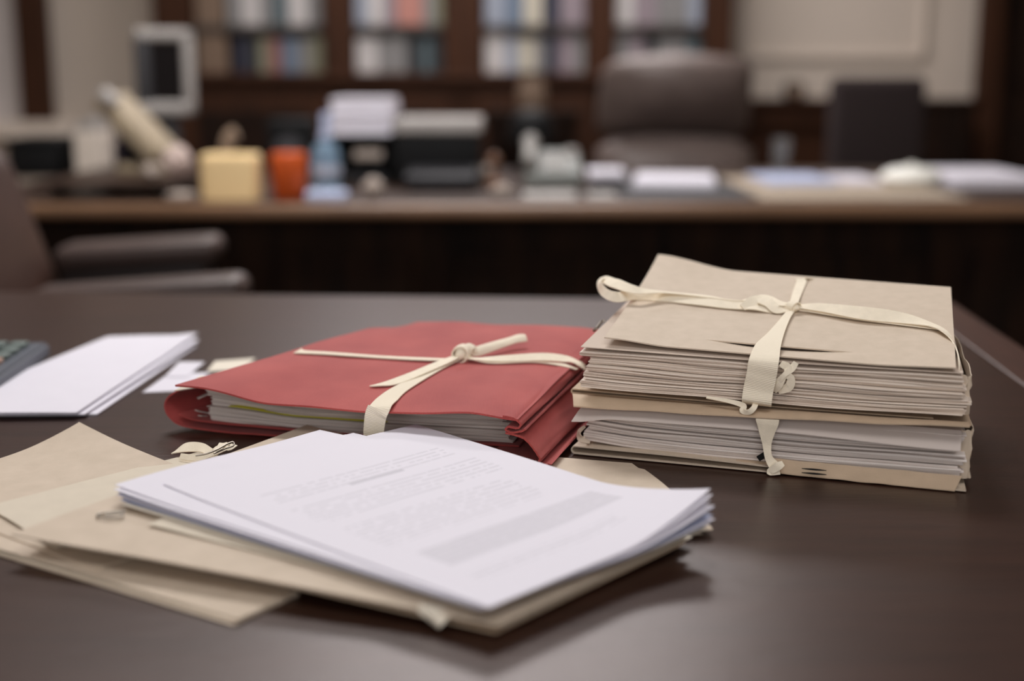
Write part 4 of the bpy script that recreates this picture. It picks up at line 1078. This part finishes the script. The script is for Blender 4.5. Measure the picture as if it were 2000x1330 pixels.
p = rest(636, 3.3); hB = dz(636, 258, 3.3) - T
o = thing('water_bottle', 'pale blue plastic water bottle right of the orange cup', 'bottle', p)
link('bottle', lathe(B(), p, [(.03, 0), (.036, .004), (.037, .02), (.034, .03), (.037, .04), (.037, hB * .5), (.034, hB * .55), (.036, hB * .6), (.030, hB * .75), (.014, hB * .86), (.013, hB * .9)], 32), M['blue_bottle'], o, smooth=True)
link('label', lathe(B(), p, [(.0372, .045), (.0376, .046), (.0376, hB * .46), (.0372, hB * .465)], 32), mat('pale_label_paper', (176, 180, 196), .6, .15, 40), o, smooth=True)
link('cap', lathe(B(), p, [(.0142, hB * .9), (.0150, hB * .905), (.0150, hB * .985), (.013, hB)], 24), M['paper_blue'], o, smooth=True)
p = rest(640, 3.13)
o = link('tissue_pack', bx(p.x - .05, p.x + .045, 3.09, 3.15, T, T + .024, .008, 3), M['paper_blue'], smooth=True); tag(o, 'small bluish white packet in front of the water bottle', 'packet')
# black speaker behind the orange cup
zq = dz(560, 234, 3.9); xa, xb_ = P(520, 260, 3.9).x, P(606, 260, 3.9).x
o = thing('speaker', 'black boxy speaker behind the orange cup', 'speaker', ((xa + xb_) / 2, 3.96, T))
link('cabinet', bx(xa, xb_, 3.9, 4.05, T, zq, .008, 3), M['black'], o, smooth=True)
link('cone', lathe(B(), ((xa + xb_) / 2, 3.9005, T + (zq - T) * .45), [(.045, 0), (.042, .004), (.02, .003), (.015, .005)], 28, (0, -1, 0)), M['dgrey'], o, smooth=True)
# --- black letter tray tower with the white paper stack
Yt = 3.62
xa, xb_ = P(632, 250, Yt).x, P(764, 250, Yt).x; zt_ = dz(700, 256, Yt)
o = thing('letter_tray', 'black letter tray tower in the middle of the desk holding papers', 'letter tray', ((xa + xb_) / 2, Yt + .15, T))
for z in (T + .008, T + .066, zt_ - .010): link('shelf', bx(xa, xb_, Yt, Yt + .30, z - .006, z, .002), M['black'], o)
for x in (xa + .004, xb_ - .004): link('side', bx(x - .004, x + .004, Yt + .02, Yt + .30, T, zt_ - .0165, .001), M['black'], o)
link('back', bx(xa, xb_, Yt + .296, Yt + .30, T, zt_ - .0165), M['black'], o)
zp = dz(700, 192, Yt)
for lab, xx0, xx1, y0, y1, z0, z1, m in (('thick white paper stack on top of the black letter tray', P(646, 220, Yt).x, P(762, 220, Yt).x, Yt + .005, Yt + .27, zt_ - .0095, zp, 'pages_white'),
        ('bluish paper stack standing behind the white stack on the letter tray', P(618, 215, Yt).x + .005, P(640, 220, Yt).x, Yt + .05, Yt + .28, zt_ - .0095, zt_ + .045, 'paper_blue'),
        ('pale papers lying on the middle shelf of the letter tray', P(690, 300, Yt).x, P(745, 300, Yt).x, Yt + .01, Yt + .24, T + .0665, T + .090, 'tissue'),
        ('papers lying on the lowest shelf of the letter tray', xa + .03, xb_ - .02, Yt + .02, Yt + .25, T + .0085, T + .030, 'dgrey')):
    if m == 'pages_white':
        bm = sheaf(lambda u, v, z: V((u, v, z)), xx0, xx1, y0, y1, lambda u, v: z0, lambda u, v: z1, 14, .002, 0, 77, 16, 6, .0004)
    else: bm = bx(xx0, xx1, y0, y1, z0, z1, .002)
    ob = link('paper_stack', bm, M['paper'] if m == 'pages_white' else M[m]); tag(ob, lab, 'paper stack')
# --- black printer with a pale lid
Yp = 3.55
xa, xb_ = P(768, 280, Yp).x, P(938, 280, Yp).x
zl0, zl1 = dz(850, 262, Yp), dz(850, 232, Yp)
o = thing('printer', 'black desktop printer with a pale grey lid right of the letter tray', 'printer', ((xa + xb_) / 2, Yp + .15, T))
link('body', bx(xa + .003, xb_ - .003, Yp, Yp + .30, T, zl0 - .0002, .006, 3), M['black'], o, smooth=True)
link('lid', bx(xa + .001, xb_ + .004, Yp - .004, Yp + .30, zl0, zl1, .008, 3), M['lgrey'], o, smooth=True)
xc0, xc1 = P(790, 340, 3.36).x, P(930, 340, 3.36).x
link('paper_tray', box(B(), ((xc0 + xc1) / 2, 3.45, T + .040), (xc1 - xc0, .17, .012), 0, .004, 2, .10), M['dark_tray'], o, smooth=True)
link('tray_foot', bx(xc0 + .01, xc1 - .01, 3.37, 3.54, T, T + .022, .004), M['dark_tray'], o, smooth=True)
# --- small brown things right of the printer, telephone, card box
p = rest(965, 3.5)
o = link('desk_stamp', lathe(B(), p, [(.024, 0), (.026, .004), (.026, .018), (.010, .026), (.009, .05), (.016, .062), (.018, .074), (.012, .086), (.002, .090)], 24), mat('brown_stamp_wood', (118, 84, 64), .5, .1, 20), smooth=True); tag(o, 'brown wooden knob stamp between the black printer and the telephone', 'stamp')
p = rest(940, 3.72)
crumple('paper_ball', (p.x + .02, 3.66, T), .03, M['tissue'], 'grey crumpled paper just right of the black printer', sd=9)
Yf = 3.45
xa, xb_ = P(1026, 330, Yf).x, P(1138, 330, Yf).x
ph = thing('telephone', 'grey green desk telephone with a pale handset on the desk', 'telephone', ((xa + xb_) / 2, Yf + .09, T))
bm = bx(xa, xb_, Yf, Yf + .19, T, T + .055, .008, 3)
for v in bm.verts:
    if v.co.z > T + .03: v.co.z += .05 * (v.co.y - Yf) / .19 - .012
link('body', bm, M['phone'], ph, smooth=True)
hs = link('handset', tube(B(), [(xa + .014, Yf + .005, T + .062), (xa + .012, Yf + .05, T + .086), (xa + .014, Yf + .13, T + .108), (xa + .016, Yf + .18, T + .112)], lambda t: .017 + .006 * abs(2 * t - 1) ** 2, 14), M['handset'], ph, smooth=True)
for i in range(4):
    for j in range(3):
        link('key', box(B(), (xa + .055 + j * .022, Yf + .03 + i * .028, T + .055 + .0075 * i - .001), (.015, .017, .008), 0, .002, 2, .25), M['lgrey'], ph)
link('dial_knob', lathe(B(), (xb_ - .022, Yf + .15, T + .078), [(.018, 0), (.018, .014), (.014, .02)], 20), M['lgrey'], ph, smooth=True)
Yc = 3.4
xa, xb_ = P(1150, 330, Yc).x, P(1222, 330, Yc).x
o = thing('card_box', 'small dark card box topped with white cards right of the telephone', 'card box', ((xa + xb_) / 2, Yc + .05, T))
link('box', bx(xa + .006, xb_ - .002, Yc, Yc + .11, T, T + .026, .004), M['dgrey'], o)
link('cards', bx(xa, xb_, Yc - .004, Yc + .112, T + .0262, T + .052, .006, 3), M['paper'], o, smooth=True)
# --- papers along the front of the desk
def deskpaper(lab, px0, px1, Y0, Y1, h, m='paper', rz=0, z0=0, n=0):
    xa, xb_ = P(px0, 360, Y0).x, P(px1, 360, Y0).x
    bm = B(); box(bm, ((xa + xb_) / 2, (Y0 + Y1) / 2, T + z0 + h / 2 + .0003), (xb_ - xa, Y1 - Y0, h), rz, min(.002, h * .3))
    o = link('paper_stack' if h > .006 else 'paper_sheet', bm, M[m]); tag(o, lab, 'paper'); return o
deskpaper('white paper stack lying on the dark mat before the executive chair', 1252, 1412, 3.42, 3.75, .018, rz=-.12, z0=.004)
o = link('desk_mat', bx(P(1215, 375, 3.2).x, P(1470, 375, 3.2).x, 3.16, 3.8, T + .0002, T + .0035, .001), M['dgrey']); tag(o, 'dark grey desk mat in front of the executive chair', 'desk mat')
deskpaper('white slip near the front edge of the desk below the telephone', 1022, 1128, 3.12, 3.3, .008, 'lgrey')
deskpaper('short white slip near the front edge of the desk left of the mat', 1150, 1208, 3.14, 3.28, .008, 'lgrey')
p = rest(980, 3.2); crumple('paper_ball', (p.x, 3.2, T), .023, M['tissue'], 'crumpled grey white paper by the front edge of the desk below the printer', sd=12, sq=(1.1, 1, .7))
p = rest(727, 3.16); crumple('paper_ball', (p.x, 3.16, T), .026, M['tissue'], 'crumpled pale paper in front of the letter tray', sd=15, sq=(1, 1, 1))
p = rest(352, 3.11); crumple('paper_ball', (p.x, 3.10, T), .026, M['tissue'], 'flattened crumpled paper left of the pale yellow canister', sd=19, sq=(1.3, 1, .5))
o = link('blotter', bx(P(1492, 370, 3.14).x, P(1895, 370, 3.14).x, 3.13, 3.85, T + .0002, T + .004, .001), M['blotter']); tag(o, 'wide beige desk blotter at the right of the desk', 'blotter')
deskpaper('bluish white papers spread on the beige blotter right of the executive chair', 1500, 1636, 3.5, 3.80, .012, 'paper_blue', .03, .0042)
deskpaper('white papers on the beige blotter beside the pale dish', 1655, 1730, 3.52, 3.80, .010, 'paper', -.02, .0042)
deskpaper('white papers at the right end of the desk beyond the blotter', 1872, 2060, 3.5, 3.95, .024, 'paper', 0, 0)
p = rest(1782, 3.52)
o = link('dish', lathe(B(), p + V((0, 0, .0042)), [(.060, 0), (.074, .006), (.080, .016), (.082, .020), (.080, .023), (.070, .036), (.050, .046), (.018, .050), (.012, .051), (.012, .057), (.002, .058)], 40), M['dish'], smooth=True); tag(o, 'pale lidded dish standing on the beige blotter', 'dish')
p = rest(1526, 4.0); hG = dz(1526, 270, 4.0) - T
o = link('drinking_glass', lathe(B(), p, [(.022, 0), (.024, .002), (.028, hG), (.0265, hG), (.0225, .008), (.002, .007)], 28), M['glass'], smooth=True); tag(o, 'clear drinking glass behind the papers right of the executive chair', 'glass')
# black rounded lamp behind the desk things with a beige vase beyond
Yl = 4.05
xa, xb_ = P(992, 250, Yl).x, P(1084, 250, Yl).x; c = V(((xa + xb_) / 2, Yl, T)); rl = (xb_ - xa) / 2
z0, z1 = dz(1038, 276, Yl), dz(1038, 212, Yl)
o = thing('desk_lamp', 'black round shaded desk lamp behind the telephone', 'lamp', c)
link('lamp_shade', lathe(B(), (c.x, c.y, z0), [(rl, 0), (rl * 1.0, .01), (rl * .92, (z1 - z0) * .6), (rl * .65, (z1 - z0) * .9), (rl * .2, z1 - z0)], 32), M['black'], o, smooth=True)
link('stem', lathe(B(), (c.x, c.y, T + .012), [(.009, 0), (.009, z0 - T - .012)], 16), M['black'], o, smooth=True)
link('base', lathe(B(), c, [(.05, 0), (.052, .004), (.045, .010), (.012, .0118)], 32), M['black'], o, smooth=True)
p = P(1038, 214, YK - .3)
# side table carrying the beige vase in front of the bookcase
vs = thing('side_table', 'small dark side table in front of the bookcase carrying the beige vase', 'side table', (p.x, YK - .36, 0))
link('table_top', bx(p.x - .2, p.x + .2, YK - .52, YK - .2, p.z - .03, p.z, .005), M['panel'], vs)
for dx in (-.17, .17):
    for dy in (-.49, -.23): link('leg', bx(p.x + dx - .015, p.x + dx + .015, YK + dy - .015, YK + dy + .015, 0, p.z - .0302), M['panel'], vs)
hv = P(1038, 140, YK - .36).z - p.z
o = link('vase', lathe(B(), (p.x, YK - .36, p.z), [(.045, 0), (.058, .005), (.062, hv * .3), (.06, hv * .55), (.05, hv * .75), (.044, hv * .85), (.056, hv), (.048, hv), (.038, hv * .85)], 32), mat('beige_stoneware', (112, 92, 76), .7, .06, 12), smooth=True); tag(o, 'beige stoneware vase before the bookcase left of the executive chair', 'vase')

# ================================================================== CHAIRS BEHIND THE DESK
Ye = 4.62
cx = P(1318, 200, Ye).x; ztop = P(1318, 104, Ye).z; hw = (P(1474, 200, Ye).x - P(1166, 200, Ye).x) / 2
ex_ = thing('executive_chair', 'large grey brown leather executive chair behind the desk', 'office chair', (cx, Ye + .25, 0))
def pad(z0, z1, w0, w1, d, yoff, bul, lean=.16, bev=.06, seg=6, nx=10):
    t = bmesh.new(); box(t, (0, 0, 0), (1, d, z1 - z0), 0, 0)
    bmesh.ops.subdivide_edges(t, edges=list(t.edges), cuts=9, use_grid_fill=True)
    h = z1 - z0
    for v in t.verts:
        s = v.co.z / h + .5; w = w0 + (w1 - w0) * s
        X = v.co.x * 2; Zr = s * 2 - 1
        rx = (1 - abs(Zr) ** 5) ** .2 if abs(Zr) < 1 else 0
        v.co.x = math.copysign(abs(X) ** 1, X) * w * (.82 + .18 * rx)
        fcurve = bul * (1 - X * X) * (1 - Zr * Zr)
        edge = max(abs(X), abs(Zr))
        v.co.y = v.co.y * (1 - .55 * smooth01((edge - .7) / .3)) - (fcurve if v.co.y < 0 else -fcurve * .4)
        v.co.z = z0 + h * s - .02 * X * X * (1 if s > .5 else -.0)
        v.co.y += yoff + (lean * (v.co.z - .8) if lean > 0 else lean * (v.co.z - z1 + .08))
    bm = B(); merge(bm, t, Matrix.Translation((cx, Ye, 0))); return bm
zA, zBk = P(1318, 170, Ye).z, P(1318, 268, Ye).z
link('backrest', pad(zBk - .005, ztop, hw * .98, hw * .93, .17, -.02, .085, -.58), M['leather'], ex_, smooth=True, angle=70)
link('lumbar_pad', pad(.52, zBk + .01, hw * .95, hw * 1.0, .16, .0, .04), M['leather'], ex_, smooth=True, angle=70)
link('seat', cushion(B(), (cx, Ye - .08, .49), (.54, .5, .12), .045), M['leather'], ex_, smooth=True)
for s in (-1, 1):
    ar = link('armrest', cushion(B(), (cx + s * .29, Ye - .12, .66), (.07, .32, .05), .02), M['leather'], ex_, smooth=True)
    link('arm_post', bx(cx + s * .29 - .015, cx + s * .29 + .015, Ye - .06, Ye - .02, .46, .636), M['black'], ar)
link('column', lathe(B(), (cx, Ye - .05, .1), [(.03, 0), (.03, .33)], 20), M['black'], ex_, smooth=True)
for i in range(5):
    a = 2 * PI * i / 5 + .3; dx, dy = math.cos(a), math.sin(a)
    l = link('leg', tube(B(), [(cx, Ye - .05, .12), (cx + dx * .15, Ye - .05 + dy * .15, .10), (cx + dx * .28, Ye - .05 + dy * .28, .075)], .018, 10, 3), M['black'], ex_, smooth=True)
    link('caster', lathe(B(), (cx + dx * .28 - .012, Ye - .05 + dy * .28, .028), [(.02, 0), (.028, .004), (.028, .02), (.02, .024)], 18, (1, 0, 0)), M['black'], l, smooth=True)
# second, darker chair against the wall
Y2 = 5.3
cx2 = P(1712, 200, Y2).x; zt2 = P(1712, 150, Y2).z; hw2 = (P(1806, 200, Y2).x - P(1622, 200, Y2).x) / 2
c2 = thing('side_chair', 'dark upholstered chair against the wall right of the executive chair', 'chair', (cx2, Y2 + .2, 0))
link('backrest', box(B(), (cx2, Y2, (zt2 + .5) / 2), (hw2 * 2, .10, zt2 - .5), 0, .035, 5), M['fabric_dark'], c2, smooth=True)
link('seat', cushion(B(), (cx2, Y2 - .25, .45), (hw2 * 2 + .04, .46, .1), .03), M['fabric_dark'], c2, smooth=True)
for s in (-1, 1):
    link('armrest', cushion(B(), (cx2 + s * (hw2 + .015), Y2 - .24, .66), (.05, .42, .04), .015), M['panel'], c2, smooth=True)
    for y in (Y2 - .42, Y2 - .04): link('leg', bx(cx2 + s * (hw2 + .01) - .02, cx2 + s * (hw2 + .01) + .02, y - .02, y + .02, 0, .645, .005), M['panel'], c2)
# dark low cabinet right of it
xa, xb_ = P(1806, 200, 5.85).x, P(1903, 200, 5.85).x; zt3 = P(1850, 196, 5.85).z
o = thing('low_cabinet', 'low dark cabinet in the corner beside the dark door', 'cabinet', ((xa + xb_) / 2, 6.0, 0))
link('body', bx(xa, xb_, 5.86, 6.15, 0, zt3 - .025, .004), M['panel'], o)
link('top', bx(xa - .01, xb_ + .01, 5.85, 6.16, zt3 - .0248, zt3, .004), M['panel'], o)
dr = link('door', bx(xa + .015, xb_ - .015, 5.845, 5.8598, .06, zt3 - .05, .003), M['panel'], o)
link('handle', tube(B(), [(xb_ - .04, 5.844, .5), (xb_ - .04, 5.825, .51), (xb_ - .04, 5.825, .57), (xb_ - .04, 5.844, .58)], .005, 8), M['metal'], dr)
# small dark clock on the wainscot ledge
p = P(1551, 160, YB - .06); zL = zl
o = thing('mantel_clock', 'small dark clock standing on the wainscot ledge right of the executive chair', 'clock', (p.x, YB - .06, zL))
link('case', bx(p.x - .045, p.x + .045, YB - .085, YB - .035, zL, p.z, .012, 3), M['leather_dark'], o, smooth=True)
link('face', lathe(B(), (p.x, YB - .0852, (zL + p.z) / 2), [(.026, 0), (.026, .002), (.022, .003)], 24, (0, -1, 0)), M['beige'], o, smooth=True)

# ================================================================== LIGHT
def area(name, loc, size, sizey, power, rgb=(1, 1, 1), rot=(0, 0, 0)):
    l = bpy.data.lights.new(name, 'AREA'); l.shape = 'RECTANGLE'; l.size = size; l.size_y = sizey; l.energy = power; l.color = rgb
    o = bpy.data.objects.new(name, l); C.objects.link(o); o.location = loc; o.rotation_euler = rot; return o
area('ceiling_lamp_over_table', (-.35, 2.6, ZC - .06), 1.3, .6, 52, (1, .985, .975))
area('ceiling_fill_front', (.4, -.4, ZC - .06), 1.6, .9, 18, (1, .985, .975))  # unseen fill lamp, added behind the camera to brighten the front faces
area('ceiling_lamp_back', (.0, 5.25, ZC - .06), 1.7, .9, 60, (1, .955, .955))
area('fill_light_behind', (-.4, YF + .06, 1.75), 3.2, 1.5, 25, (.97, .98, 1), (PI / 2, 0, 0))  # unseen fill light added at the front wall to lift shaded paper fronts
wd = bpy.data.worlds.new('World'); sc.world = wd; wd.use_nodes = True
wd.node_tree.nodes['Background'].inputs[0].default_value = (.5, .48, .47, 1)
wd.node_tree.nodes['Background'].inputs[1].default_value = .3

# ================================================================== CAMERA
cam = bpy.data.cameras.new('camera'); co_ = bpy.data.objects.new('camera', cam); C.objects.link(co_)
co_.location = CAM; co_.rotation_euler = (PI / 2 - TH, 0, 0)
cam.sensor_width = 36; cam.lens = F / 2000 * 36; cam.clip_start = .05
cam.dof.use_dof = True; cam.dof.focus_distance = .985; cam.dof.aperture_fstop = 2.5
sc.camera = co_
sc.view_settings.view_transform = 'Standard'; sc.view_settings.look = 'None'; sc.view_settings.gamma = 1; sc.view_settings.exposure = .16
sc.view_settings.use_curve_mapping = False
sc.cycles.use_denoising = True
sc.cycles.max_bounces = 8
